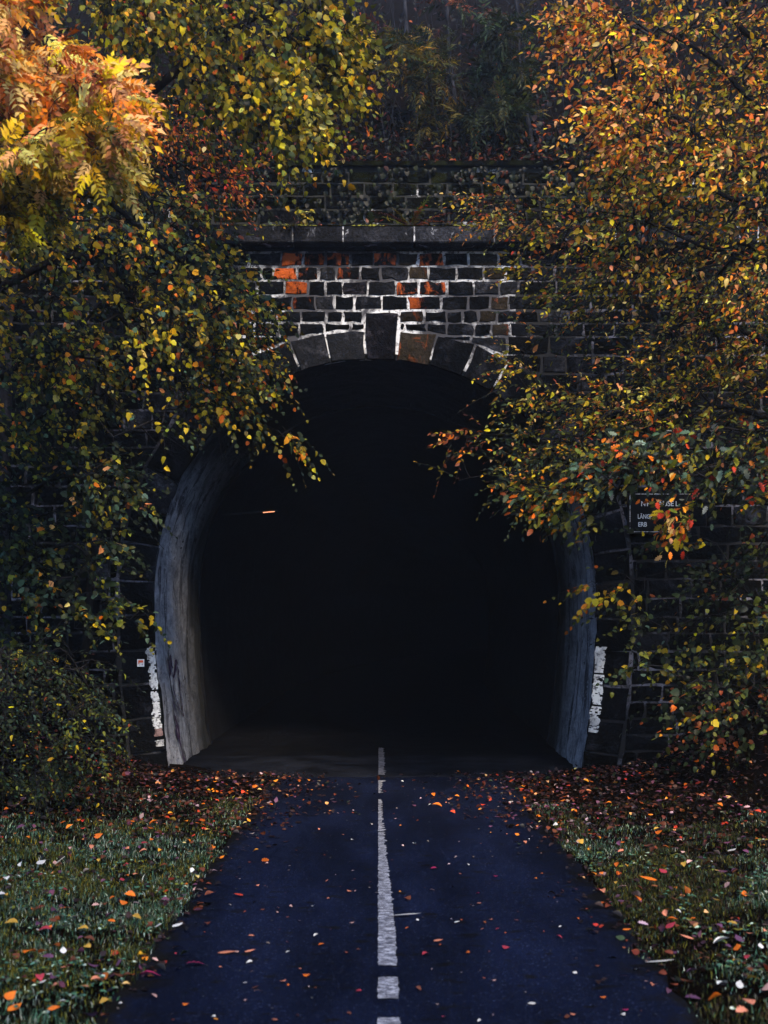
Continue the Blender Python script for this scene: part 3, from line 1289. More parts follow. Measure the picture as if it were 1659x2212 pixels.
def tree(name, label, cat, base, trunk, limbs, regions, kind, size, pal, flow, twig=(.28, .55), nleaf=9, group=None,
         bark=None, droop=0.25, up=0.75, cam=0.55, nsingle=300, whorl=False, flow_w=0.6, dens=2.5):
    """trunk / limbs: lists of ((x,y,z), radius). regions: (polygon on the measuring picture, depth range, twigs, palette or None, clump)"""
    bark = bark or M_BARK
    t = empty(name, (base[0], base[1], base[2]), label, cat, group)
    if trunk:
        v, f = tube(smooth([p for p, r in trunk]), smooth_r([r for p, r in trunk]), 9)
        part("trunk", make_mesh("trunk", v, f, bark, True), t)
    nodes, par = [], []
    for lm in ([trunk] if trunk else []) + limbs:
        pts = smooth([p for p, r in lm])
        prev = -1
        for q in resample(pts, 0.18):
            nodes.append(q); par.append(prev)
            prev = len(nodes) - 1
    for lm in limbs:
        v, f = tube(smooth([p for p, r in lm]), smooth_r([r for p, r in lm]), 6)
        part("branch", make_mesh("branch", v, f, bark, True), t)
    n0 = len(nodes)
    arr = np.array(nodes)
    atts = []
    for reg in regions:
        poly, yr, nt, rp = reg[:4]
        clump = reg[4] if len(reg) > 4 else 0.9
        for p in sample_region(poly, yr, int(nt * dens), clump):
            atts.append((p, rp or pal))
    dist0 = [float(np.min(np.linalg.norm(arr - a[0], axis=1))) for a in atts]
    order = np.argsort(dist0)
    nodes = list(arr)
    cap = np.zeros((len(nodes) + len(atts) * 14 + 10, 3))
    cap[:n0] = arr
    cnt = n0
    chains = []
    parent = {}
    lv = Leaves()
    tw_parts = []
    flow = unit(flow)
    nk = len(KINDS[kind])
    for oi in order:
        a, rp = atts[oi]
        dd = cap[:cnt] - a
        dl = np.linalg.norm(dd, axis=1)
        # favour nodes lying upstream of the flow
        cost = dl + 0.35 * np.maximum(0, (dd @ flow))
        j = int(np.argmin(cost))
        s = cap[j].copy()
        ln = dl[j]
        m = max(1, min(12, int(ln / 0.16)))
        side = rng.normal(0, .05 * ln, 3)
        side[2] += 0.06 * ln
        idx = [j]
        for q in range(1, m + 1):
            tt = q / m
            pt = s + (a - s) * tt + side * math.sin(math.pi * tt) + rng.normal(0, .008, 3)
            cap[cnt] = pt
            parent[cnt] = idx[-1]
            idx.append(cnt)
            cnt += 1
        chains.append(idx)
        d = unit((1 - flow_w) * unit(a - s) + flow_w * flow + rng.normal(0, .28, 3))
        Lt = random.uniform(*twig)
        toc = unit(np.array([0, 0, CAM_H]) - a)
        pn = unit(np.array([0, 0, 1.0]) * up + toc * cam + rng.normal(0, .28, 3))
        pn = unit(pn - d * np.dot(pn, d))
        sd = np.cross(d, pn)
        pts = [a]
        for q in range(1, 6):
            tt = q / 5
            pts.append(a + d * Lt * tt + np.array([0, 0, -droop * Lt * tt * tt]))
        tw_parts.append(tube(pts, [.0026, .0024, .0022, .002, .0018, .0015], 3, False))
        nl = max(2, int((nleaf + 1) * random.uniform(.6, 1.3)))
        for q in range(nl):
            tt = (0.12 + 0.88 * (q + .5) / nl)
            b = a + d * Lt * tt + np.array([0, 0, -droop * Lt * tt * tt])
            sg = 1 if q % 2 else -1
            if whorl:
                ang = random.uniform(0, 6.28)
                ld = unit(d * .4 + (sd * math.cos(ang) + pn * math.sin(ang)) * 0.9 + np.array([0, 0, -.1]))
                ln_ = unit(np.array([0, 0, 1.0]) + rng.normal(0, .25, 3))
            else:
                th = math.radians(random.uniform(28, 62)) * (1 - .55 * (tt > .9))
                ld = d * math.cos(th) + sd * sg * math.sin(th) + rng.normal(0, .16, 3) + np.array([0, 0, -droop * random.uniform(.3, 1.3)])
                ln_ = pn + rng.normal(0, .45, 3)
            uu, vv = UV(b)
            if any(a0 < uu < a1 and b0 < vv < b1 for a0, b0, a1, b1 in NO_LEAF):
                continue
            sz = random.uniform(*size) * random.choice((.7, .9, 1, 1.1, 1.2)) * (0.75 + .35 * math.sin(math.pi * min(1, tt + .2)))
            lv.add(b, ld, ln_, sz, pick(rp), random.randrange(nk))
    # pipe model radii
    use = np.zeros(cnt)
    for ch in chains:
        use[ch[-1]] += 1
    for i in range(cnt - 1, n0 - 1, -1):
        if i in parent and parent[i] >= n0:
            use[parent[i]] += use[i]
    big = sorted(range(len(chains)), key=lambda c: -use[chains[c][min(1, len(chains[c]) - 1)]])
    bigset = set(big[:14])
    for ci, ch in enumerate(chains):
        if len(ch) < 2:
            continue
        rr = [0.0026 * max(1, use[i if i >= n0 else ch[1]]) ** 0.5 for i in ch]
        tb = tube([cap[i] for i in ch], rr, 5 if ci in bigset else 3, False)
        if ci in bigset and use[ch[1]] >= 4:
            part("branch", make_mesh("branch", tb[0], tb[1], bark, True), t)
        else:
            tw_parts.append(tb)
    v, f = merge(tw_parts)
    part("twigs", make_mesh("twigs", v, f, M_TWIG, True), t, kind='stuff')
    lv.split(kind, t, "leaf", "crown", nsingle, M_LEAF1, M_LEAF)
    return t


def smooth(pts, sub=5):
    P = [np.asarray(p, float) for p in pts]
    if len(P) < 3:
        return [P[0] + (P[-1] - P[0]) * i / sub for i in range(sub + 1)]
    out = []
    for i in range(len(P) - 1):
        p0, p1, p2, p3 = P[max(i - 1, 0)], P[i], P[i + 1], P[min(i + 2, len(P) - 1)]
        for k in range(sub):
            t = k / sub
            out.append(0.5 * ((2 * p1) + (-p0 + p2) * t + (2 * p0 - 5 * p1 + 4 * p2 - p3) * t * t + (-p0 + 3 * p1 - 3 * p2 + p3) * t ** 3))
    out.append(P[-1])
    return out


def smooth_r(r, sub=5):
    if len(r) < 3:
        return [r[0] + (r[-1] - r[0]) * i / sub for i in range(sub + 1)]
    out = []
    for i in range(len(r) - 1):
        out += [r[i] + (r[i + 1] - r[i]) * k / sub for k in range(sub)]
    return out + [r[-1]]


def resample(pts, step):
    out = [pts[0]]
    for a, b in zip(pts[:-1], pts[1:]):
        n = max(1, int(np.linalg.norm(np.asarray(b) - a) / step))
        for i in range(1, n + 1):
            out.append(a + (np.asarray(b) - a) * i / n)
    return out


def G(x, y, dz=0.0):
    return (x, y, gz(x, y) + dz)


# ------------------------------------------------------------------ trees on the left bank
P_DARKG = [(DG, 5), (GR, 4), (TE, 2), (YG, 2), (YE, .35), (OR, .3)]  # dark mix: shade low in the crowns put into the leaf colour
P_MID = [(GR, 3.4), (YG, 4.2), (DG, 4.6), (YE, 1.0), (OR, .85), (LG, 1.1), (TE, 1.2), (PO, .3)]
P_YEL = [(YG, 4.6), (LG, .9), (YE, 1.0), (GR, 2.4), (DG, 1.6), (PO, .12), (OR, .12)]
P_ORNG = [(OR, 3.6), (YE, 2.2), (PO, 3.4), (LY, 1.0), (YG, .8), (BR, .5)]
P_GOLD = [(LY, 1.4), (YE, 2.4), (LG, 1.6), (YG, 2.4), (PO, 1.1), (GR, .6)]
P_RED = [(OR, 2.0), (RE, .22), (BR, 3), (DG, 5), (GR, 1), (YE, .7)]

# a: hazel whose twigs hang over the left half of the portal
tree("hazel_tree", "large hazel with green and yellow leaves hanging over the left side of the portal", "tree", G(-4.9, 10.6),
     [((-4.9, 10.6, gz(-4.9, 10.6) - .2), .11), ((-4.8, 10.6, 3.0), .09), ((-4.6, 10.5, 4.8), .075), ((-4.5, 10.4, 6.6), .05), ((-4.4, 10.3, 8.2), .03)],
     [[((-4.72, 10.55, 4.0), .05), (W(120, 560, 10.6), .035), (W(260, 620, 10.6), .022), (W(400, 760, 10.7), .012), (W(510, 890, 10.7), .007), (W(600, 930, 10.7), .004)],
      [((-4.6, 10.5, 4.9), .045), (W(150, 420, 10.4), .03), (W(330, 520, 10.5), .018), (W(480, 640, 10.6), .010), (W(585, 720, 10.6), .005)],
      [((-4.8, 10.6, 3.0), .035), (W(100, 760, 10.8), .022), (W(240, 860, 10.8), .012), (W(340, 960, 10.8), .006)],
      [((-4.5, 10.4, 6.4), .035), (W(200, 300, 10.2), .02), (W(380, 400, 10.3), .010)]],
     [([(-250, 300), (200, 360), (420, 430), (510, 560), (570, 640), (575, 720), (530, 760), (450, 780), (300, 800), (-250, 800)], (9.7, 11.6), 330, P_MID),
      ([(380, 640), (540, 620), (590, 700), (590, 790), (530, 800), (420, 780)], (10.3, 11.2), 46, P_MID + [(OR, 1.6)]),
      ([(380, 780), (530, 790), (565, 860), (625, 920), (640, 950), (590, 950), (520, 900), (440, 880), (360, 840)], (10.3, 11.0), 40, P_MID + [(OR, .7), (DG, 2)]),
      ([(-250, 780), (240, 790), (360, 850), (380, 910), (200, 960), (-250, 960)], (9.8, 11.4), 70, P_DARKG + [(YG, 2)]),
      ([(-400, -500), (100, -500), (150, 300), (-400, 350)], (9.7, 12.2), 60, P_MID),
      ([(-250, 380), (420, 420), (440, 780), (250, 900), (-250, 1000)], (11.4, 12.7), 95, [(DG, 8), (GR, 1.2), (TE, .6), (BR, .4)], .3)],  # backing leaves coloured dark to give the shaded gaps of the crown
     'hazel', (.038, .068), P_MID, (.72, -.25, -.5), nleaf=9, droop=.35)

# b: hazel scrub further down the left bank
tree("hazel_shrub", "green hazel shrub in front of the left wing of the portal wall", "shrub", G(-4.6, 11.2),
     [((-4.6, 11.2, gz(-4.6, 11.2) - .1), .05), ((-4.4, 11.1, 1.9), .035), ((-4.2, 11.0, 3.2), .02)],
     [[((-4.5, 11.1, 1.4), .03), (W(120, 1180, 10.9), .018), (W(220, 1250, 10.8), .010), (W(300, 1320, 10.7), .005)],
      [((-4.35, 11.1, 2.1), .026), (W(100, 1040, 10.9), .016), (W(240, 1060, 10.8), .008)],
      [((-4.5, 11.1, 1.0), .022), (W(90, 1380, 10.7), .014), (W(160, 1420, 10.6), .007)]],
     [([(-220, 930), (200, 960), (280, 1010), (290, 1060), (230, 1120), (260, 1200), (230, 1280), (260, 1330), (100, 1420), (-220, 1420)], (10.2, 11.7), 175, [(DG, 9), (GR, 2.4), (TE, 2.2), (YG, .9), (YE, .25), (PO, .25), (OR, .15)]),  # mostly dark leaves: the shade down here is put into their colour
      ([(150, 1270), (250, 1290), (330, 1330), (300, 1350), (200, 1330)], (10.4, 10.9), 5, [(GR, 3), (YG, .8), (TE, 1.5)], 0)],
     'hazel', (.042, .074), P_DARKG, (.75, -.3, -.35), nleaf=8, droop=.3)

# c: bramble in the lower left
tree("bramble", "bramble with small dull green leaves on the lower left bank", "shrub", G(-3.7, 10.0),
     [],
     [[(G(-3.9, 10.1), .012), (W(60, 1480, 10.0), .009), (W(130, 1400, 9.9), .006), (W(200, 1500, 9.8), .004)],
      [(G(-3.8, 9.9), .012), (W(60, 1560, 9.8), .009), (W(140, 1530, 9.7), .006), (W(230, 1590, 9.6), .004)],
      [(G(-4.2, 10.2), .012), (W(20, 1420, 10.1), .009), (W(110, 1430, 10.0), .005)]],
     [([(-150, 1380), (120, 1400), (240, 1430), (250, 1520), (260, 1580), (230, 1640), (150, 1700), (-150, 1720)], (9.3, 10.7), 180, [(DG, 9), (GR, 1.8), (YG, .3), (TE, 1.4), (YE, .05), (BR, .4)]),  # leaf colours darkened for the shade under the trees
      ([(130, 1500), (250, 1530), (260, 1610), (180, 1640)], (9.2, 9.7), 13, [(YG, .5), (GR, 3), (TE, 1)], 0)],
     'beech', (.030, .052), P_DARKG, (.5, -.45, -.3), twig=(.2, .38), nleaf=9, droop=.3)

# d: rowan close to the camera, upper left
tree("rowan_tree", "bright orange and gold rowan with feathery leaves at the upper left", "tree", G(-4.9, 7.9),
     [((-4.9, 7.9, gz(-4.9, 7.9) - .2), .08), ((-4.6, 7.9, 3.0), .06), ((-4.3, 7.9, 4.6), .045), ((-4.0, 7.9, 6.2), .02)],
     [[((-4.35, 7.9, 4.2), .03), (W(20, 330, 7.9), .018), (W(140, 270, 7.8), .010), (W(230, 290, 7.7), .005)],
      [((-4.2, 7.9, 4.9), .028), (W(30, 180, 7.9), .016), (W(150, 170, 7.8), .008), (W(240, 230, 7.7), .005)],
      [((-4.1, 7.9, 5.4), .022), (W(0, 60, 7.9), .012), (W(60, 70, 7.8), .006)]],
     [([(-200, 60), (60, 70), (150, 120), (230, 160), (270, 200), (260, 240), (120, 250), (-200, 250)], (7.2, 8.8), 60, P_ORNG, 1.1),
      ([(-200, 240), (120, 250), (230, 260), (255, 300), (240, 340), (180, 350), (100, 350), (-200, 350)], (7.2, 8.7), 42, P_GOLD, 1.1),
      ([(-250, -300), (30, -300), (60, 40), (-250, 60)], (7.2, 8.6), 30, P_ORNG, .3),
      ([(-250, 350), (80, 360), (100, 430), (-250, 520)], (7.6, 9.0), 24, [(YG, 3), (YE, .8), (GR, 3), (DG, 2)], .9)],
     'pinnate', (.13, .21), P_ORNG, (.8, -.2, -.35), twig=(.14, .30), nleaf=6, droop=.35, up=.6, cam=.9, dens=2.1)

# e: lime branches overhanging from above on the left
tree("lime_tree", "yellow green lime branches hanging down from the top left of the centre", "tree", G(-5.6, 9.4),
     [((-5.6, 9.4, gz(-5.6, 9.4) - .2), .17), ((-5.4, 9.4, 4.0), .15), ((-5.0, 9.4, 7.0), .12), ((-4.6, 9.4, 10.5), .06)],
     [[((-5.0, 9.4, 5.2), .07), (W(160, 250, 9.6), .055), (W(300, 215, 9.5), .042), (W(420, 120, 9.4), .036), (W(560, 30, 9.3), .026), (W(700, -60, 9.3), .014)],
      [((-4.9, 9.4, 7.4), .06), (W(300, -120, 9.2), .04), (W(520, -90, 9.1), .025), (W(680, 20, 9.0), .012), (W(730, 120, 9.0), .006)],
      [(W(420, 120, 9.4), .02), (W(520, 150, 9.3), .012), (W(610, 210, 9.2), .006)],
      [(W(560, 30, 9.3), .016), (W(640, 90, 9.2), .009), (W(690, 150, 9.1), .005)]],
     [([(540, -60), (720, -60), (755, 40), (770, 140), (740, 160), (700, 210), (660, 250), (640, 310), (600, 300), (570, 240), (540, 180), (520, 80)], (8.6, 9.7), 120, P_YEL, .5),
      ([(220, -60), (540, -60), (520, 120), (560, 240), (470, 240), (330, 140), (220, 60)], (8.9, 10.3), 110, [(YG, 4), (GR, 3), (DG, 2), (YE, .8), (OR, .3), (RE, .15)], .8),
      ([(100, -500), (760, -500), (760, -40), (100, -40)], (8.3, 10.6), 130, P_YEL, .5),
      ([(500, -950), (1000, -950), (1000, -260), (760, -180), (500, -300)], (6.8, 9.6), 60, P_YEL, .3)],  # overhead sprays out of view, added to dim the path below
     'hazel', (.042, .070), P_YEL, (.45, -.3, -.75), nleaf=9, droop=.4, up=.45, cam=.85)

# f: reddening dogwood above the left wing wall
tree("dogwood_shrub", "dark shrub with orange and red leaves behind the rowan on the left", "shrub", (-3.2, 12.4, gz(-3.2, 12.4)),
     [((-3.3, 12.5, gz(-3.3, 12.5) - .1), .05), ((-3.1, 12.45, 3.0), .045), ((-2.9, 12.4, 5.5), .035), ((-2.7, 12.3, 7.2), .02)],
     [[((-2.9, 12.4, 5.6), .025), (W(300, 330, 12.3), .014), (W(430, 380, 12.3), .006)],
      [((-2.8, 12.4, 6.4), .025), (W(330, 230, 12.2), .012), (W(470, 250, 12.2), .006)]],
     [([(250, 120), (420, 170), (560, 240), (560, 330), (520, 420), (420, 440), (300, 430), (230, 330)], (11.8, 12.9), 150, P_RED + [(DG, 2)], .9),
      ([(290, 200), (410, 200), (430, 260), (300, 300)], (11.6, 12.2), 16, [(OR, 4), (PO, 1), (RE, 1)], 0),
      ([(380, 330), (520, 350), (500, 410), (400, 400)], (11.8, 12.3), 14, [(RE, 1), (OR, 3), (BR, 2)], 0)],
     'beech', (.04, .07), P_RED, (.5, -.3, -.5), nleaf=8, droop=.4)

# g: pale trunks at the left margin
for (u0, u1, vb, vt, Y, r, lab) in ((6, 12, 1000, 300, 11.9, .07, "pale grey tree trunk at the extreme left edge among dark leaves"),):
    b = W(u0, 1560, Y)
    b[2] = gz(b[0], b[1]) - .1
    t = empty("tree", tuple(b), lab, "tree")
    pts = [b, W(u0 - 2, 1100, Y), W(u0 + 4, 760, Y), W(u0 + 1, 560, Y), W(u1, 300, Y), W(u1 + 14, -60, Y), W(u1 + 30, -400, Y)]
    v, f = tube(smooth(pts), smooth_r([.10, .085, .075, .07, .06, .05, .03]), 10)
    part("trunk", make_mesh("trunk", v, f, M_BARK_PALE, True), t)
    v, f = tube(smooth([W(u0 + 2, 800, Y), W(40, 560, Y - .1), W(70, 300, Y - .2), W(80, -60, Y - .2)]), smooth_r([.03, .024, .016, .01]), 6)
    part("branch", make_mesh("branch", v, f, M_BARK_PALE, True), t)

# ------------------------------------------------------------------ trees on the right bank
P_RTOP = [(OR, 3.8), (PO, 3.4), (YG, 1.8), (YE, 1.6), (GR, .8), (BR, .8), (DG, .8)]
P_RYEL = [(YG, 3.2), (YE, 2.2), (GR, 1.5), (OR, 2.6), (PO, 1.6), (BR, .8), (DG, 1)]
P_RMID = [(GR, 3.2), (YG, 5.0), (LG, 1.5), (OR, 1.7), (PO, 1.3), (YE, 1.3), (DG, 3.2), (BR, .5)]
P_RLOW = [(GR, 2.8), (YG, 1.8), (DG, 6.5), (OR, .8), (PO, .4), (TE, 1.0), (YE, .5)]  # lower right mix, darkened to carry the shade of the bank

tree("cherry_tree", "tall cherry with orange and yellow leaves filling the upper right", "tree", G(4.9, 10.2),
     [((4.9, 10.2, gz(4.9, 10.2) - .2), .14), ((4.75, 10.2, 3.0), .12), ((4.6, 10.1, 5.5), .10), ((4.4, 10.0, 8.0), .07), ((4.2, 10.0, 10.5), .03)],
     [[((4.65, 10.1, 4.2), .05), (W(1640, 380, 9.8), .026), (W(1520, 300, 9.7), .018), (W(1420, 225, 9.6), .012), (W(1330, 170, 9.6), .006)],
      [((4.7, 10.1, 3.8), .05), (W(1659, 480, 9.8), .026), (W(1560, 420, 9.7), .019), (W(1440, 340, 9.6), .012), (W(1340, 270, 9.6), .007), (W(1260, 240, 9.6), .004)],
      [((4.5, 10.1, 6.5), .05), (W(1640, 90, 9.7), .028), (W(1560, -20, 9.6), .02), (W(1480, -120, 9.6), .01)],
      [((4.6, 10.1, 5.2), .045), (W(1650, 240, 9.6), .024), (W(1540, 130, 9.5), .015), (W(1420, 60, 9.5), .008)],
      [((4.75, 10.2, 3.2), .045), (W(1659, 560, 9.9), .024), (W(1540, 540, 9.8), .016), (W(1400, 480, 9.8), .009), (W(1290, 455, 9.8), .005)]],
     [([(1200, 30), (1330, 10), (1460, 60), (1480, 180), (1440, 300), (1340, 330), (1270, 260), (1220, 120)], (9.0, 10.3), 105, P_RTOP, .8),
      ([(1440, -60), (1900, -60), (1900, 420), (1480, 420), (1420, 300)], (8.9, 11.0), 235, P_RYEL, .7),
      ([(1230, 300), (1420, 330), (1560, 420), (1900, 430), (1900, 660), (1500, 640), (1380, 560), (1280, 480), (1230, 380)], (9.2, 11.0), 190, P_RMID + [(OR, .8), (PO, .6)], .9),
      ([(1230, -400), (1950, -500), (1950, -60), (1260, -40)], (8.6, 11.0), 140, P_RTOP, .5),
      ([(960, -950), (1500, -950), (1500, -300), (1150, -180), (960, -260)], (6.8, 9.6), 60, P_RTOP, .3)],  # crown bridging overhead out of view, put in to cut skylight
     'beech', (.042, .070), P_RTOP, (-.8, -.25, -.25), nleaf=9, droop=.35, up=.55, cam=.75)

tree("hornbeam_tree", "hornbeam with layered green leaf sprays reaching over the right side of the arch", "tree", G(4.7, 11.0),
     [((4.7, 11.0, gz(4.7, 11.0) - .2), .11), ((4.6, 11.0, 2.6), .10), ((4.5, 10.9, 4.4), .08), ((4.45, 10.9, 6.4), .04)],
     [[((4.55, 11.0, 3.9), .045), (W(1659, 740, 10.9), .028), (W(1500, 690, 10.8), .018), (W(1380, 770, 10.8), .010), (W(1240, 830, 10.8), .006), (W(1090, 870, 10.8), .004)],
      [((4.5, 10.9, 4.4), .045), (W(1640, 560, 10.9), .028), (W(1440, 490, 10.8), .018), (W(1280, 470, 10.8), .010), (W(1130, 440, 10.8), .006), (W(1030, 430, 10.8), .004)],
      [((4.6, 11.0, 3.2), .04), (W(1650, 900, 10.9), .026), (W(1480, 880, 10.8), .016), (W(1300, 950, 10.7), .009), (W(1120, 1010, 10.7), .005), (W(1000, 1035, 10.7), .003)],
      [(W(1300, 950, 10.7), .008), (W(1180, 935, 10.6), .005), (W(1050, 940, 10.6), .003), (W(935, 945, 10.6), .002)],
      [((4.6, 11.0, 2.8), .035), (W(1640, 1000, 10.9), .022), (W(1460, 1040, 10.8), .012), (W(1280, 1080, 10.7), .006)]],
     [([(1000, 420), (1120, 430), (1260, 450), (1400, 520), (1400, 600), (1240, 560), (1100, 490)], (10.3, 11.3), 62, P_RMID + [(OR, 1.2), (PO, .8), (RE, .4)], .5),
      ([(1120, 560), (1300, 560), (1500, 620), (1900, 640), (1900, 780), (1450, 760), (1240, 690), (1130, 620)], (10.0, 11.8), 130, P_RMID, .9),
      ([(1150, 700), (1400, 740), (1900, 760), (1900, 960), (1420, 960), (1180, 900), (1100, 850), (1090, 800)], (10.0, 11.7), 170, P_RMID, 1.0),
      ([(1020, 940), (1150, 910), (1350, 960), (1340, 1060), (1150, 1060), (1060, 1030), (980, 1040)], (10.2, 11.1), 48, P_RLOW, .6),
      ([(1200, 560), (1900, 560), (1900, 1080), (1330, 1080), (1200, 880)], (11.4, 12.7), 110, [(DG, 8), (GR, 1.4), (YG, .4), (BR, .5)], .3),  # dark leaf layer behind: shade between the sprays put into colour
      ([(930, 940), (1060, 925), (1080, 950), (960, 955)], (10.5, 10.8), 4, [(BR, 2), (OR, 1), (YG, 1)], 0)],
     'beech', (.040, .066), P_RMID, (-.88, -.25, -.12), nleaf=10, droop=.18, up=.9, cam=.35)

tree("oak_sapling", "young oak with lobed grey green and red leaves around the tunnel sign", "tree", G(4.5, 10.3),
     [((4.5, 10.3, gz(4.5, 10.3) - .15), .05), ((4.3, 10.3, 1.8), .04), ((4.1, 10.2, 3.0), .025), ((3.9, 10.2, 4.0), .012)],
     [[((4.2, 10.25, 2.5), .02), (W(1640, 1010, 10.2), .012), (W(1500, 1010, 10.1), .008), (W(1380, 1030, 10.0), .004)],
      [((4.15, 10.2, 2.8), .018), (W(1600, 930, 10.1), .010), (W(1450, 950, 10.0), .005)],
      [((4.25, 10.3, 2.2), .016), (W(1620, 1060, 10.1), .010), (W(1500, 1085, 10.0), .006), (W(1450, 1110, 9.95), .003)]],
     [([(1260, 970), (1420, 930), (1659, 900), (1900, 900), (1900, 1080), (1600, 1070), (1480, 1060), (1340, 1060), (1250, 1040)], (9.6, 10.8), 105, [(TE, 2.4), (GY, 1.0), (GR, 2.4), (DG, 5), (OR, .9), (RE, .6), (YG, .8), (PO, .3)], .7),
      ([(1420, 1090), (1500, 1080), (1510, 1130), (1450, 1150)], (9.85, 10.1), 7, [(OR, 2), (GR, 2), (YG, 2), (RE, 1), (PO, 1)], 0),
      ([(1130, 1040), (1330, 1050), (1320, 1130), (1200, 1120)], (10.0, 10.7), 26, [(GR, 3), (DG, 3), (OR, 1.3), (YE, .8), (TE, 1)], .4)],
     'oak', (.062, .10), P_RLOW, (-.75, -.35, -.35), twig=(.2, .38), nleaf=6, droop=.35, up=.8, cam=.5)

tree("hazel_shrub", "sparse dark shrub with round leaves below the sign on the right bank", "shrub", G(4.3, 11.8),
     [((4.3, 11.8, gz(4.3, 11.8) - .1), .035), ((4.1, 11.7, 1.5), .028), ((3.9, 11.6, 2.6), .014)],
     [[((4.15, 11.7, 1.3), .016), (W(1560, 1330, 11.5), .010), (W(1450, 1360, 11.4), .005)],
      [((4.1, 11.7, 1.6), .016), (W(1540, 1220, 11.5), .009), (W(1420, 1240, 11.4), .005), (W(1290, 1270, 11.3), .003)],
      [((4.2, 11.75, 0.9), .014), (W(1580, 1480, 11.3), .009), (W(1480, 1470, 11.2), .005)]],
     [([(1360, 1320), (1659, 1290), (1850, 1280), (1850, 1470), (1560, 1480), (1370, 1440)], (10.9, 12.0), 62, [(GR, 3), (DG, 7), (YG, 1.0), (TE, 1.2), (YE, .3)], .6),
      ([(1400, 1150), (1850, 1130), (1850, 1300), (1440, 1300)], (11.3, 12.4), 46, [(DG, 8), (GR, 1.4), (BR, .8), (YE, .25)], .7),
      ([(1240, 1250), (1360, 1240), (1420, 1270), (1300, 1290)], (11.2, 11.6), 6, [(YG, 2), (GR, 2), (YE, .5), (OR, .5)], 0),
      ([(1420, 1480), (1850, 1470), (1850, 1620), (1480, 1600)], (10.7, 12.0), 36, [(DG, 7), (BR, 1.5), (GR, 1), (OR, .2), (YE, .15)], .6),
      ([(1480, 1510), (1560, 1520), (1540, 1560), (1490, 1560)], (10.6, 10.9), 1, [(YG, 2), (GR, 1), (OR, .4)], 0)],
     'hazel', (.042, .074), P_RLOW, (-.75, -.3, -.2), nleaf=7, droop=.3)

for (x_, y_, sx_, lab) in ((-5.8, -1.0, -1, "unseen beech on the left bank, added to shade the approach"), (5.8, -2.4, 1, "unseen beech on the right bank, added to shade the approach")):
    b_ = G(x_, y_)  # crowns out of view, put in to keep sun off the path
    tree("shade_beech", lab, "tree", b_,
         [((x_, y_, b_[2] - .3), .26), ((x_ * .97, y_, 4.0), .22), ((x_ * .85, y_, 7.0), .17), ((x_ * .8, y_, 9.5), .11), ((x_ * .8, y_, 12.0), .04)],
         [[((x_ * .95, y_, 4.6), .10), ((x_ * .6, y_ + .4, 6.2), .06), ((x_ * .15, y_ + .8, 7.4), .025)],
          [((x_ * .85, y_, 6.8), .09), ((x_ * .5, y_ + 1.2, 8.6), .05), ((x_ * .1, y_ + 1.6, 9.6), .02)],
          [((x_ * .9, y_, 5.6), .09), ((x_ * .8, y_ - 1.6, 7.6), .05), ((x_ * .5, y_ - 2.6, 8.8), .02)]],
         [(('ball', (x_ * .55, y_ + .3, 8.2), (4.6, 3.4, 3.2)), None, 430, None, .4)],
         'beech', (.15, .21), P_RYEL, (-sx_ * .6, .2, -.2), twig=(.5, .9), nleaf=10, droop=.25, nsingle=0, dens=1.0, group="unseen beeches added to shade the approach")

# ------------------------------------------------------------------ growth on the hillside above the wall
def hill_point(u, v):
    """march along the sight line until it meets the hillside"""
    Y = 14.1
    while Y < 30:
        p = W(u, v, Y)
        if p[2] < hz(p[0], p[1]):
            return p
        Y += 0.05
    return None


M_SAPLING = simple_mat("sapling_bark", (0.007, 0.007, 0.009), 0.9, 0.0, (0.034, 0.033, 0.040), 16, 0.5, (1, 1, 0.4))
saplings = [  # leaf palettes darkened to stand for shade on the slope
    (895, [(885, 350), (897, 260), (893, 180), (880, 90), (872, -40)], .045, 15.2, [(825, 90, 955, 150, 12), (790, 165, 985, 205, 6), (900, 255, 985, 300, 4)], [((.12, .09, .010), 3), ((.03, .035, .009), 2), ((.30, .17, .012), .7), (DG, 1.5)], "slim sapling with yellow feathery leaf tufts on the slope at centre top"),
    (1140, [(1158, 350), (1140, 260), (1128, 190), (1122, 110), (1112, -40)], .036, 14.8, [(1060, 40, 1135, 100, 7), (1050, 130, 1140, 190, 9), (1010, 215, 1130, 290, 11)], [((.07, .055, .009), 1.5), ((.026, .030, .009), 3), ((.018, .028, .018), 1), (DG, 3)], "curved slim sapling with olive feathery leaves right of centre on the slope"),
    (760, [(742, 350), (748, 250), (770, 150), (762, 60), (768, -60)], .05, 15.6, [], [(GR, 1)], "bare thin trunk on the slope left of centre"),
    (980, [(990, 350), (985, 240), (970, 120), (966, -50)], .035, 16.2, [(950, -40, 1060, 60, 3)], [((.03, .035, .012), 2), (BR, 2), (DG, 2)], "thin dark stem rising between the two feathery saplings"),
    (670, [(650, 350), (665, 250), (690, 130), (700, -40)], .03, 16.0, [], [(GR, 1)], "leaning dark stem behind the lime branches on the slope"),
]
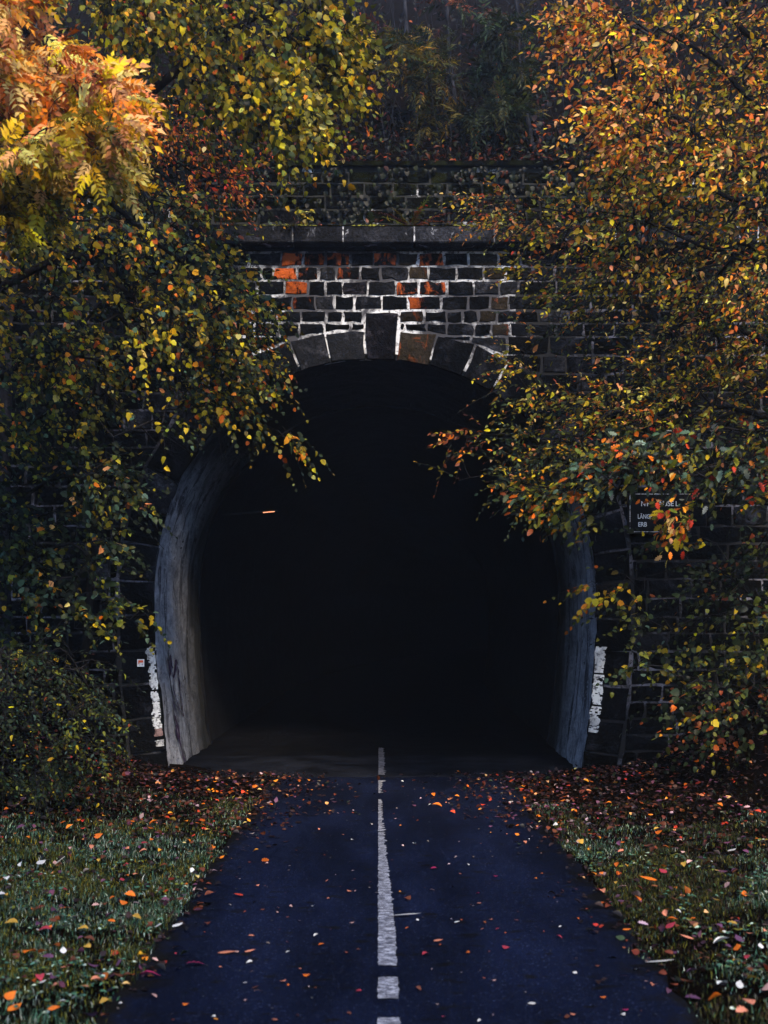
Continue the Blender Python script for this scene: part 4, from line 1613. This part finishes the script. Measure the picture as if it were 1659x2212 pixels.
for (u0, line, r, Y, tufts, pal, lab) in saplings:
    pts = []
    for i, (u, v) in enumerate(line):
        pts.append(W(u, v, Y))
    foot = pts[0].copy()
    foot[2] = hz(foot[0], foot[1]) - .15
    pts = [foot] + [p for p in pts if p[2] > foot[2] + .25]
    n = len(pts)
    trunk = [(tuple(p), r * (1 - .6 * i / n)) for i, p in enumerate(pts)]
    regions = []
    for (a, b, c, d, nt) in tufts:
        regions.append(([(a, b), (c, b), (c, d), (a, d)], (Y - .5, Y + .35), nt, pal, .3))
    if not regions:
        regions = [([(u0 - 60, 40), (u0 + 60, 40), (u0 + 60, 200), (u0 - 60, 200)], (Y - .2, Y + .4), 5, [((.05, .014, .006), 1), ((.2, .05, .01), .4)], 0)]
    tree("sapling", lab, "tree", tuple(foot), trunk, [], regions, 'sumac', (.20, .32), pal, (0, -.5, .1), twig=(.08, .18), nleaf=6,
         droop=.2, up=.9, cam=.5, whorl=True, nsingle=150, bark=M_SAPLING)

# brushwood and autumn scrub: nobody could count it
lv = Leaves()
tw = []
for _ in range(17000):
    u, v = random.uniform(-250, 1900), random.uniform(-500, 352)
    p = hill_point(u, v)
    if p is None:
        continue
    if fbm(p, 1.2) < .25 * (random.random() - .7):
        continue
    cl = fbm((p[0], p[1], 40), 0.8)
    h = random.uniform(.0, .5 + 1.6 * max(0, cl + .2)) * random.random() ** .7
    p = p + np.array([0, -0.15 * random.random(), h])
    pal = [((.008, .010, .004), 6), ((.002, .0025, .0018), 10), ((.06, .014, .004), 4.5), ((.42, .085, .010), 1.0), ((.020, .024, .005), 2.0), ((.08, .055, .005), 1.1), ((.22, .12, .01), .3)] if 560 < u < 1250 else P_RED + P_DARKG  # dark scrub colours: the shade of the slope is put into them
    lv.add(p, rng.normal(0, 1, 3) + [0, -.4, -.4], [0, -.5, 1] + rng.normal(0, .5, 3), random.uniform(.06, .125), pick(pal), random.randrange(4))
for _ in range(5200):
    x, y = random.uniform(-5, 5), 14.02 + 1.5 * random.random() ** 1.6
    p = np.array([x, y, hz(x, y) + random.uniform(0, .42) * random.random()])
    lv.add(p, rng.normal(0, 1, 3) + [0, -.4, .1], [0, -.6, .9] + rng.normal(0, .5, 3), random.uniform(.045, .10), pick([((.010, .013, .005), 5), ((.003, .003, .0024), 9), ((.08, .020, .005), 4.0), ((.50, .11, .014), .9), ((.05, .055, .012), 1.4), ((.15, .11, .010), .6)]), random.randrange(4))
for _ in range(130):
    u, v = random.uniform(500, 1350), random.uniform(60, 352)
    p = hill_point(u, v)
    if p is None:
        continue
    q = p + np.array([random.uniform(-.4, .4), random.uniform(-.35, 0), random.uniform(.5, 1.8)])
    mid_ = (p + q) / 2 + rng.normal(0, .08, 3)
    tw.append(tube(smooth([p, mid_, q], 3), [.006, .005, .005, .004, .004, .003, .002], 3, False))
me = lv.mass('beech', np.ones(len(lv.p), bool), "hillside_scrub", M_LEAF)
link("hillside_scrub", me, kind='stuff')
v, f = merge(tw)
link("hillside_brushwood", make_mesh("hillside_brushwood", v, f, M_SAPLING, True), kind='stuff')

# plants on the ledge between cornice and upper wall
def little_plant(name, label, base, stems, kind, size, pal, nleaf, group=None, bark=None, tip_only=.3):
    t = empty(name, tuple(base), label, "plant", group)
    lv = Leaves()
    for st in stems:
        pts = smooth(st)
        v, f = tube(pts, list(np.linspace(.008, .0025, len(pts))), 5, False)
        part("stem", make_mesh("stem", v, f, bark or M_TWIG, True), t)
        for q in range(nleaf):
            tt = tip_only + (1 - tip_only) * random.random()
            i = min(len(pts) - 1, int(tt * (len(pts) - 1)))
            lv.add(pts[i] + rng.normal(0, .012, 3), rng.normal(0, 1, 3) + [0, -.6, .1], [0, -.7, .8] + rng.normal(0, .35, 3), random.uniform(*size), pick(pal), random.randrange(len(KINDS[kind])))
    lv.split(kind, t, "leaf", "foliage", 300, M_LEAF1, M_LEAF)
    return t


YL = 13.2
bs = W(636, 484, YL); bs[2] = zt_
little_plant("sapling", "bare forked seedling rooted on the mossy ledge left of centre", bs,
             [[bs, W(640, 440, YL), W(650, 395, YL), W(660, 352, YL)], [W(648, 400, YL), W(640, 370, YL), W(633, 335, YL), W(636, 290, YL)]],
             'beech', (.03, .04), [(GR, 1)], 2, bark=M_BARK)
# hanging roots below it
t = empty("root_tangle", tuple(bs), "tangle of grey roots hanging over the ledge under the forked seedling", "plant")
tw = []
for _ in range(40):
    a = bs + np.array([random.uniform(-.10, .10), -.24, random.uniform(-.02, .05)])
    b = a + np.array([random.uniform(-.15, .15), -.03, random.uniform(-.20, .05)])
    tw.append(tube(smooth([a, (a + b) / 2 + rng.normal(0, .03, 3), b], 3), [.003] * 7, 3, False))
v, f = merge(tw)
part("roots", make_mesh("roots", v, f, M_TWIG, True), t, kind='stuff')
bs2 = W(650, 478, 13.1); bs2[2] = zt_
little_plant("ivy", "small tuft of yellow green round leaves beside the forked seedling", bs2,
             [[bs2, W(655, 460, 13.1), W(668, 455, 13.0)], [bs2, W(645, 462, 13.1), W(640, 455, 13.0)], [bs2, W(664, 470, 13.05), W(672, 462, 13.0)]],
             'hazel', (.05, .075), [(YG, 3), (LG, 1), (GR, 2)], 11, tip_only=.1)


def fern(label, base, n, ln, pal, lean=(0, -.6, .75), spread=1.0):
    t = empty("fern", tuple(base), label, "fern")
    for i in range(n):
        a = random.uniform(-1.3, 1.3) * spread
        d = unit(np.array([math.sin(a), -0.5 * math.cos(a), .65]))
        nn = unit(np.array([0, -.35, 1.0]))
        nn = unit(nn - d * np.dot(nn, d))
        X = np.cross(d, nn)
        s = ln * random.uniform(.75, 1.1)
        o = bpy.data.objects.new("frond", leaf_mesh('frond', i % 2, M_LEAF1))
        COL.objects.link(o)
        o.parent = t
        from mathutils import Matrix
        o.matrix_basis = Matrix([[X[r] * s, d[r] * s, nn[r] * s, 0] for r in range(3)] + [[0, 0, 0, 1]])
        o.color = (*pick(pal), 1)
    return t


b = W(888, 478, 13.15); b[2] = zt_
fern("small browning fern growing on the ledge right of centre", b, 7, .42, [(BR, 3), (GR, 1.5), ((.14, .10, .012), 1.5)])
b = W(800, 478, 13.4); b[2] = zt_
fern("dark green fern on the ledge against the upper wall", b, 6, .34, [(DG, 1)])
b = G(-3.0, 10.6)
fern("dark green fern at the foot of the left bank", b, 8, .55, [(DG, 3), (GR, 2)])
b = W(1195, 470, 13.2); b[2] = zt_
little_plant("ivy", "clump of rounded green leaves on the ledge at the right", b,
             [[b, W(1190, 440, 13.2), W(1195, 405, 13.1)], [b, W(1205, 430, 13.2), W(1225, 400, 13.1)], [b, W(1170, 450, 13.1), W(1150, 425, 13.1)], [b, W(1212, 392, 13.3), W(1180, 380, 13.3)]],
             'hazel', (.06, .09), [(YG, 3), (GR, 2), (LG, .6)], 12, tip_only=.2)
# ivy curtain on the upper wall
lv = Leaves()
for _ in range(900):
    u = random.uniform(560, 1300)
    v = random.uniform(358, 478)
    if fbm((u * .012, v * .02, 3), 1.0) < .05 + .1 * (random.random() - .5):
        continue
    p = W(u, v, YU - random.uniform(.04, .12))
    lv.add(p, [random.uniform(-.6, .6), -.2, -1], [0, -1, .35] + rng.normal(0, .25, 3), random.uniform(.04, .08), pick([((.005, .0075, .0035), 6), ((.014, .017, .006), 1.2), ((.05, .013, .005), .5)]), random.randrange(4))
link("ivy_foliage", lv.mass('hazel', np.ones(len(lv.p), bool), "ivy_foliage", M_LEAF), kind='stuff')
# litter and weeds on the ledge
lv = Leaves()
for _ in range(260):
    p = W(random.uniform(480, 1300), 480, random.uniform(13.0, 13.8))
    p[2] = zt_ + random.uniform(.01, .07)
    lv.add(p, rng.normal(0, 1, 3), [0, -.6, 1] + rng.normal(0, .5, 3), random.uniform(.04, .08), pick([(BR, 3), (OR, 1), (RE, .7), (YG, .8), (DG, 2)]), random.randrange(4))
for _ in range(150):
    p = W(random.uniform(480, 1300), 352, YU - .03)
    p[2] = UTOP + .06
    p[1] += random.uniform(-.02, .3)
    lv.add(p, rng.normal(0, 1, 3) * [1, 1, .3], [0, -.4, 1] + rng.normal(0, .4, 3), random.uniform(.04, .09), pick([(BR, 3), (OR, 1), (RE, .5)]), random.randrange(4))
link("ledge_litter", lv.mass('beech', np.ones(len(lv.p), bool), "ledge_litter", M_FALLEN), kind='stuff')

# bare trailing twigs across the left wall
t = empty("creeper", tuple(W(380, 700, 12.9)), "bare hanging creeper stems trailing down the left flank of the wall", "plant")
for (a, b, c, d) in (((330, 620), (380, 720), (400, 860), (398, 960)), ((300, 700), (345, 800), (360, 900), (372, 980)), ((420, 760), (445, 840), (470, 920), (480, 1000)),
                     ((250, 640), (300, 720), (330, 820), (332, 900)), ((440, 520), (500, 600), (545, 670), (560, 700))):
    pts = smooth([W(*a, 12.6), W(*b, 12.8), W(*c, 12.95), W(*d, 13.05)])
    v, f = tube(pts, list(np.linspace(.006, .003, len(pts))), 4, False)
    part("stem", make_mesh("stem", v, f, M_TWIG, True), t)

# ------------------------------------------------------------------ small fixtures
# tunnel sign
sx0, sx1 = W(1354, 1110, YW)[0], W(1491, 1110, YW)[0]
sz0, sz1 = W(0, 1153.5, YW)[2], W(0, 1065, YW)[2]
YS = YW - 0.075
sign = empty("tunnel_sign", ((sx0 + sx1) / 2, YS, sz0), "black enamel sign with white border and lettering on the wall right of the arch", "sign")
V, F = box(sx0, sx1, YS, YW - .012, sz0, sz1)
part("plate", make_mesh("plate", V, F, M_SIGN), sign)
bw, ins = .008, .016
bx = []
for (a, b, c, d) in ((sx0 + ins, sx1 - ins, sz1 - ins - bw, sz1 - ins), (sx0 + ins, sx1 - ins, sz0 + ins, sz0 + ins + bw),
                     (sx0 + ins, sx0 + ins + bw, sz0 + ins + bw + .001, sz1 - ins - bw - .001), (sx1 - ins - bw, sx1 - ins, sz0 + ins + bw + .001, sz1 - ins - bw - .001)):
    bx.append(box(a, b, YS - .004, YS - .001, c, d))
v, f = merge(bx)
part("border", make_mesh("border", v, f, M_BORDER), sign)


def lettering(txt, u, v, h, parent, width=None):
    cu = bpy.data.curves.new("lettering", 'FONT')
    cu.body = txt
    cu.size = h * PX * 1.38
    cu.extrude = 0.001
    cu.offset = 0.0012
    cu.materials.append(M_LETTER)
    o = bpy.data.objects.new("lettering", cu)
    COL.objects.link(o)
    bpy.context.view_layer.update()
    w = o.dimensions.x
    sc = (width * PX / w) if width and w > 0 else 1
    me = bpy.data.meshes.new_from_object(o)
    bpy.data.objects.remove(o)
    o = bpy.data.objects.new("lettering", me)
    COL.objects.link(o)
    o.parent = parent
    p = W(u, v, YW)
    o.location = Vector((p[0], YS - .003, p[2])) - parent.location
    o.rotation_euler = (math.radians(90), 0, 0)
    o.scale = (sc, 1, 1)
    return o


lettering("N", 1381, 1094.5, 11, sign, 9)
lettering("F", 1393, 1094.5, 11, sign, 7)
lettering("AUSE", 1418, 1094.5, 11.5, sign, 34)
lettering("L", 1455, 1094.5, 11, sign, 6)
lettering("L\u00c4NGE", 1374, 1121.5, 9.8, sign, 31)
lettering("ERB", 1375, 1138.5, 9.8, sign, 18.5)

# small square sticker on a ring stone
st = W(304, 1440, YW - .047)
sticker = empty("sticker", tuple(st), "small square white sticker with an orange patch on the left ring stones", "sticker")
hw = 7.6 * PX
V, F = box(st[0] - hw, st[0] + hw, st[1] - .002, st[1] + .001, st[2], st[2] + 2.1 * hw)
part("card", make_mesh("card", V, F, M_STICKER), sticker)
V, F = merge([box(st[0] - hw * .68, st[0] + hw * .72, st[1] - .004, st[1] - .0025, st[2] + hw * 1.15, st[2] + hw * 1.8),
              box(st[0] - hw * .66, st[0] - hw * .38, st[1] - .004, st[1] - .0025, st[2] + hw * .75, st[2] + hw * 1.149)])
part("orange_print", make_mesh("orange_print", V, F, M_ORANGE), sticker)
V, F = merge([box(st[0] + hw * .45, st[0] + hw * .6, st[1] - .004, st[1] - .0025, st[2] + hw * .4, st[2] + hw * .9),
              box(st[0] + hw * .25, st[0] + hw * .449, st[1] - .004, st[1] - .0025, st[2] + hw * .4, st[2] + hw * .55),
              box(st[0] - hw * .5, st[0] - hw * .25, st[1] - .004, st[1] - .0025, st[2] + hw * .35, st[2] + hw * .47)])
part("print_mark", make_mesh("print_mark", V, F, M_GREYINK), sticker)

# lamp on a bracket inside
lp = W(484, 1112, 17.0)
lamp = empty("tunnel_lamp", tuple(lp), "thin bracket lamp with a short glowing tube inside the dark tunnel", "lamp")
tip = W(599, 1103, 17.0)
root = lp + np.array([-.25, 0, -.02])
v, f = tube([root, lp, tip], [.014, .014, .018], 8)
part("bracket", make_mesh("bracket", v, f, M_METAL, True), lamp)
a, b = W(568, 1107.2, 16.93), W(593, 1104.9, 16.93)
v, f = tube([a, b], [.006, .006], 8)
part("tube", make_mesh("tube", v, f, M_TUBE, True), lamp)

# violet spray paint on the left jamb
graf = empty("graffiti", (ACX - AA, 13.5, 1.0), "dark violet scrawl sprayed on the pale left jamb", "graffiti")


def jamb_x(y, z):
    P = A0[:30]
    x = float(np.interp(z, P[:, 1], P[:, 0])) + .010 * (y - YW)
    r = math.hypot(x - ACX, z - ZS)
    d = 0.035 * fbm((x * 1.3, y * 1.3, z * 0.5), 2.0)
    return x + d * (x - ACX) / r + 0.022


def stroke(pts, w):
    pp = smooth([(y, z, 0) for y, z in pts], 6)
    V, F = [], []
    for i, q in enumerate(pp):
        y, z = q[0], q[1]
        d = np.array(pp[min(i + 1, len(pp) - 1)]) - np.array(pp[max(i - 1, 0)])
        d = unit(d)
        ww = w * random.uniform(.7, 1.2)
        for s in (-1, 1):
            yy, zz = y - d[1] * ww * s, z + d[0] * ww * s
            V.append((jamb_x(yy, zz), yy, zz))
        if i:
            F.append((2 * i - 2, 2 * i - 1, 2 * i + 1, 2 * i))
    me = make_mesh("stroke", V, F, M_GRAF)
    part("stroke", me, graf)


stroke([(13.75, 1.30), (13.85, 1.10), (13.95, 1.32), (14.08, 1.05), (14.2, 1.25), (14.35, .95)], .022)
stroke([(13.72, 1.15), (13.78, .85), (13.9, .6), (14.0, .45)], .016)
stroke([(13.95, 1.1), (14.0, .8), (14.12, .6)], .016)
stroke([(14.3, 1.05), (14.32, .75), (14.38, .55)], .018)
stroke([(13.72, .62), (13.8, .58), (13.86, .40), (13.78, .35), (13.74, .5)], .030)
stroke([(13.8, .35), (13.9, .1), (14.05, -0.02)], .022)

# ------------------------------------------------------------------ verges: grass, clover, litter, fallen leaves
def grass(name, n, xr, yr, hr, pal_f, edge):
    V = np.zeros((n, 5, 3)); C_ = np.zeros((n, 5, 3))
    k = 0
    tries = 0
    while k < n and tries < n * 8:
        tries += 1
        x, y = random.uniform(*xr), random.uniform(*yr)
        dens = edge(x, y)
        if random.random() > dens:
            continue
        z = gz(x, y)
        h = random.uniform(*hr) * (1.5 if random.random() < .06 else 1) * (.75 + .5 * min(1, max(0, .5 + fbm((x, y, 60), 2.0))))
        a = random.uniform(0, 6.28)
        w = random.uniform(.0014, .0031)
        lean = random.uniform(.1, .9) * h
        b = random.uniform(0, 6.28)
        dx, dy = math.cos(a) * w, math.sin(a) * w
        lx, ly = math.cos(b) * lean, math.sin(b) * lean
        V[k] = [(x - dx, y - dy, z - .01), (x + dx, y + dy, z - .01), (x - dx * .8 + lx * .35, y - dy * .8 + ly * .35, z + h * .6),
                (x + dx * .8 + lx * .35, y + dy * .8 + ly * .35, z + h * .6), (x + lx, y + ly, z + h)]
        C_[k] = pick(pal_f(x, y))
        k += 1
    V = V[:k]; C_ = C_[:k]
    T = np.array([(0, 1, 3), (0, 3, 2), (2, 3, 4)])
    F = T[None] + (np.arange(k) * 5)[:, None, None]
    link(name, fast_mesh(name, V.reshape(-1, 3), F.reshape(-1, 3), M_GRASS, C_.reshape(-1, 3), False), kind='stuff')


GO, GT, GD, GS = (.115, .110, .012), (.065, .150, .095), (.016, .025, .006), (.42, .50, .38)


def gpal(x, y):
    f = fbm((x, y, 2), 0.9) + random.gauss(0, .16) + (max(0, 6.6 - y) * .28 if x < 0 else 0)
    if f > (.05 if x < 0 else .22):
        return [(GT, 3.4), (GS, 1.3), (GD, 3.0), (GO, 1)]
    if x > 0:
        return [(GO, 3), (GD, 6), (GT, .4), (GS, .10), ((.05, .03, .015), 3)]
    return [(GO, 3.4), (GD, 4), (GT, 1.2), (GS, .4), (YG, .4)]


def edge_l(x, y):
    e = PATH_L + .07 * fbm((0, y, 8), 2.2) + .03
    if x > e:
        return 0
    d = min(1, (e - x) / .1) * min(1, max(.12, .75 + 1.6 * fbm((x, y, 55), 1.6)))
    far = 1 - min(1, max(0, (y - 7.8 + .5 * fbm((x, y, 1), .8)) / 2.2)) * (0.86 if e - x > .35 else .35)
    return (.12 + .88 * d) * far


def edge_r(x, y):
    e = PATH_R + .07 * fbm((4, y, 8), 2.2) - .03
    if x < e:
        return 0
    d = min(1, (x - e) / .1) * min(1, max(.12, .70 + 1.6 * fbm((x, y, 56), 1.6)))
    far = 1 - min(1, max(0, (y - 8.4 + .5 * fbm((x, y, 1), .8)) / 1.6)) * (0.9 if x - e > .3 else .4)
    if y < 6.4:
        far *= .45
    return (.12 + .88 * d) * far


grass("verge_grass", 88000, (-3.4, -1.15), (4.7, 11.4), (.010, .038), gpal, edge_l)
grass("verge_grass", 60000, (1.3, 3.4), (4.7, 11.0), (.008, .032), gpal, edge_r)

# clover-like leaves among the grass
lv = Leaves()
for _ in range(3600):
    left = random.random() < .6
    x = random.uniform(-3.3, PATH_L) if left else random.uniform(PATH_R, 3.3)
    y = random.uniform(4.8, 8.6)
    if fbm((x, y, 30), 1.5) < .08:
        continue
    p = np.array(G(x, y, random.uniform(.02, .055)))
    a = random.uniform(0, 6.28)
    for q in range(3):
        aa = a + q * 2.09
        lv.add(p, [math.cos(aa), math.sin(aa), .15], [0, -.2, 1] + rng.normal(0, .2, 3), random.uniform(.014, .024), pick([(GT, 3), (GR, 2), (GS, .6)]), random.randrange(4))
link("clover", lv.mass('hazel', np.ones(len(lv.p), bool), "clover", M_GRASS), kind='stuff')

# dead stalks standing in the left verge
for (u0, v0, u1, v1, Y) in ((80, 1905, 84, 1852, 8.0), (114, 1895, 140, 1850, 8.1), (242, 1900, 250, 1870, 8.2)):
    a = W(u0, v0, Y); a[2] = gz(a[0], a[1])
    o = empty("dry_stalk", tuple(a), {80: "upright pale dry stalk in the left verge", 114: "slanting pale dry stalk in the left verge", 242: "short pale dry stalk nearest the path in the left verge"}[u0], "plant")
    b = W(u1, v1, Y)
    v, f = tube(smooth([a, (np.array(a) + b) / 2 + [.01, 0, .01], b], 3), [.004, .004, .0035, .003, .003, .0025, .002], 5)
    part("stem", make_mesh("stem", v, f, M_STICK, True), o)

# dense litter near the portal and on the banks
FA = [(OR, .6), (RE, .4), ((.10, .028, .010), 3.0), (PO, .3), ((.022, .010, .008), 9.0), ((.30, .20, .20), .35), (DG, .8), ((.10, .035, .06), 1.5)]
lv = Leaves()
NLIT = 0
while NLIT < 12500:
    x, y = random.uniform(-5.5, 5.5), random.uniform(5.5, 13.15)
    if PATH_L + .5 < x < PATH_R - .5 and not (y > 10.2):
        continue
    near = min(1, max(0.0, (y - 8.0) / 2.6))
    ed = min(x - PATH_L, PATH_R - x)          # distance inside the asphalt edge
    if ed > 0:
        dens = max(max(0, abs(x - .08) - .45) * .9 * max(0, min(1, (y - 10.2) / 1.5)), .60 * math.exp(-ed / .10), .9 * math.exp(-ed / .35) * max(0, min(1, (y - 8.6) / 1.8)))
    else:
        dens = near
    dens = max(dens, .22 if not (PATH_L < x < PATH_R) else 0)
    if abs(x) > 3.4:
        dens *= .7
    if random.random() > dens:
        continue
    NLIT += 1
    z = gz(x, y) if not (PATH_L < x < PATH_R) else .008
    p = np.array([x, y, z + random.uniform(.004, .035 if ed < 0 else .010)])
    lv.add(p, [*rng.normal(0, 1, 2), random.uniform(-.1, .35)], [0, 0, 1] + rng.normal(0, .38, 3), random.uniform(.03, .065), pick(FA), random.randrange(5))
link("leaf_litter", lv.mass('fallen', np.ones(len(lv.p), bool), "leaf_litter", M_FALLEN), kind='stuff')

# fallen leaves one by one
FCOL = {
    "orange": OR, "pale pink": (.72, .42, .34), "yellow": (.60, .36, .05), "red": (.42, .04, .045), "brown": (.15, .05, .02),
    "cream": (.82, .77, .70), "salmon": (.75, .28, .14), "crimson": (.34, .02, .07), "purplish": (.13, .05, .10),
}
FW_PATH = [("cream", 2.2), ("salmon", 2), ("orange", 1.2), ("red", .8), ("pale pink", 2.2), ("brown", 1.4), ("crimson", .4)]
FW_GRASS = [("orange", 3.2), ("salmon", 2.2), ("yellow", 2), ("cream", 1.4), ("red", 1.5), ("brown", 2.6), ("purplish", 1.6), ("pale pink", 1.3)]
from mathutils import Matrix


def fallen(x, y, cname, size, kind_i, label, flat=.25, stretch=1.0, ang=None):
    on_path = PATH_L < x < PATH_R
    z = (.010 if on_path else gz(x, y) + random.uniform(.035, .06))
    a = random.uniform(0, 6.28) if ang is None else ang
    d = unit([math.cos(a), math.sin(a), random.uniform(-.05, flat)])
    n = np.array([0, 0, 1.0]) + rng.normal(0, flat, 3)
    n = unit(n - d * np.dot(n, d))
    X = np.cross(d, n)
    tv = KINDS['fallen'][kind_i][0]
    zs = (tv[:, 0] * X[2] * stretch + tv[:, 1] * d[2] + tv[:, 2] * n[2]) * size
    lift = max(0, -zs.min()) if on_path else 0
    o = bpy.data.objects.new("fallen_leaf", leaf_mesh('fallen', kind_i, M_FALLEN1))
    COL.objects.link(o)
    o.matrix_basis = Matrix([[X[r] * size * stretch, d[r] * size, n[r] * size, (x, y, z + lift)[r]] for r in range(3)] + [[0, 0, 0, 1]])
    k = random.uniform(.75, 1.15)
    o.color = (*[min(.9, c * k) for c in FCOL[cname]], 1)
    o['label'] = label
    o['category'] = "leaf"
    o['group'] = "fallen leaves on the path and verges"


def from_px(u, v):
    Y = FPX * CAM_H / (v - VH)
    p = W(u, v, Y)
    return p[0], p[1]


notable = [
    (838, 1982, "cream", .20, 1, "long pale narrow leaf lying across the white centre line", .3, 0.0),
    (1393, 2083, "cream", .16, 1, "long cream leaf near the right edge of the asphalt", .45, 0.1),
    (372, 2006, "cream", .075, 1, "round white leaf at the left edge of the asphalt", 1.1, .8),
    (52, 2078, "orange", .12, 4, "large orange leaf in the grass at the lower left", 1.0, 1.4),
    (128, 1984, "orange", .09, 4, "orange leaf halfway down the left verge", 1.0, .6),
    (470, 2062, "salmon", .10, 1, "wide salmon leaf on the left grass edge", .8, .1),
    (1420, 1921, "orange", .12, 1, "large orange leaf lying on the right verge", .6, 2.8),
    (1573, 1868, "cream", .08, 1, "round white leaf on the right verge", 1.1, .5),
    (528, 2060, "salmon", .06, 1, "small salmon leaf alone on the left half of the asphalt", .8, .3),
    (936, 2036, "salmon", .055, 1, "small salmon leaf just right of the centre line", .8, .1),
    (912, 2068, "red", .055, 0, "small red curled leaf right of the centre line", .8, .7),
    (1345, 2012, "orange", .05, 1, "small orange leaf near the right edge of the asphalt", 1.0, .2),
    (875, 1948, "brown", .07, 2, "grey brown leaf standing beside the centre line", .9, 1.0),
    (1540, 2060, "cream", .10, 3, "curled cream leaf on the lower right verge", .5, .2),
    (1550, 2150, "cream", .075, 0, "crumpled cream leaf at the lower right corner", .9, .6),
    (955, 1745, "orange", .09, 3, "orange leaf on the asphalt near the tunnel mouth", .7, 3.0),
    (400, 2090, "crimson", .10, 4, "crimson leaf on the asphalt edge at the lower left", .8, .2),
    (300, 2115, "crimson", .11, 0, "crimson leaf flat on the asphalt in the lower left", .7, .1),
]
for (u, v, c, s, ki, lab, stx, ang) in notable:
    x, y = from_px(u, v)
    fallen(x, y, c, s, ki, lab, .02 if stx < .5 else .12, stx, ang)


def wpick(ws):
    r = random.random() * sum(w for _, w in ws)
    for c, w in ws:
        r -= w
        if r <= 0:
            return c
    return ws[-1][0]


USED = set()
made = 0
while made < 282:
    r = random.random()
    if r < .30:
        u, v = random.uniform(200, 1500), 1690 + 522 * random.random() ** 1.35
    else:
        u, v = random.uniform(0, 1659), 1780 + 432 * random.random() ** 1.1
    x, y = from_px(u, v)
    if y < 4.9:
        continue
    on = PATH_L + .03 < x < PATH_R - .03
    if on and (r >= .30 or (random.random() < .45 and .35 > abs(x - .1))):
        continue
    if not on and r < .30:
        continue
    if abs(x - .02) < .10 and on:
        continue
    c = wpick(FW_PATH if on else FW_GRASS)
    ki = random.randrange(5)
    sz = random.uniform(.018, .044) if on else random.uniform(.035, .08)
    lab = None
    for attempt in range(40):
        c = wpick(FW_PATH if on else FW_GRASS)
        shape = ("curled", "flat", "arched", "folded", "lobed")[ki]
        size = ("small " if sz < .026 else ("" if sz < .036 else "large ")) if on else ("small " if sz < .048 else ("" if sz < .066 else "large "))
        band = ("near short dash" if y < 5.75 else "near end of long line" if y < 6.9 else
                "middle of long line" if y < 8.6 else "far end of line" if y < 10.4 else "before tunnel mouth")
        sd_ = 'left' if x < 0 else 'right'
        if on:
            ac = "beside centre line" if abs(x) < .38 else ("in mid lane" if abs(x) < .85 else "by asphalt edge")
            lab = f"{size}{c} {shape} leaf, {sd_} lane, {ac}, {band}"
        else:
            dx = (PATH_L - x) if x < 0 else (x - PATH_R)
            ac = ", bordering asphalt" if dx < .35 else (", away from asphalt" if dx > .9 else "")
            lab = f"{size}{c} {shape} leaf in {sd_} verge{ac}, {band}"
        if lab not in USED:
            break
        ki = random.randrange(5)
        sz = random.uniform(.018, .044) if on else random.uniform(.035, .08)
    USED.add(lab)
    fallen(x, y, c, sz, ki, lab, .16 if on else .35)
    made += 1

# crumbs and specks on the asphalt
lv = Leaves()
for _ in range(560):
    y = 4.9 + 7.9 * random.random()
    x = random.uniform(PATH_L, PATH_R)
    if random.random() > .35 + .65 * abs(x - .08) / 1.3:
        continue
    lv.add([x, y, .010], [*rng.normal(0, 1, 2), .02], [0, 0, 1] + rng.normal(0, .2, 3), random.uniform(.008, .026), pick([((.4, .3, .26), 2), (OR, 1), (BR, 2), ((.02, .02, .02), 3)]), random.randrange(4))
link("path_litter", lv.mass('fallen', np.ones(len(lv.p), bool), "path_litter", M_FALLEN), kind='stuff')

# ------------------------------------------------------------------ thin haze volume added to lift the darkest tones
V, F = box(-95, 95, -165, 95, -1.5, 30)
m, nt, b = new_mat("lifting_haze")
nt.nodes.remove(b)
pv = N(nt, 'ShaderNodeVolumePrincipled')
pv.inputs['Color'].default_value = (0.86, 0.90, 1.0, 1)
pv.inputs['Density'].default_value = 0.0018
pv.inputs['Anisotropy'].default_value = 0.5
L(nt, pv.outputs[0], nt.nodes['Material Output'].inputs['Volume'])
link("haze", make_mesh("haze", V, F, m), kind='stuff')
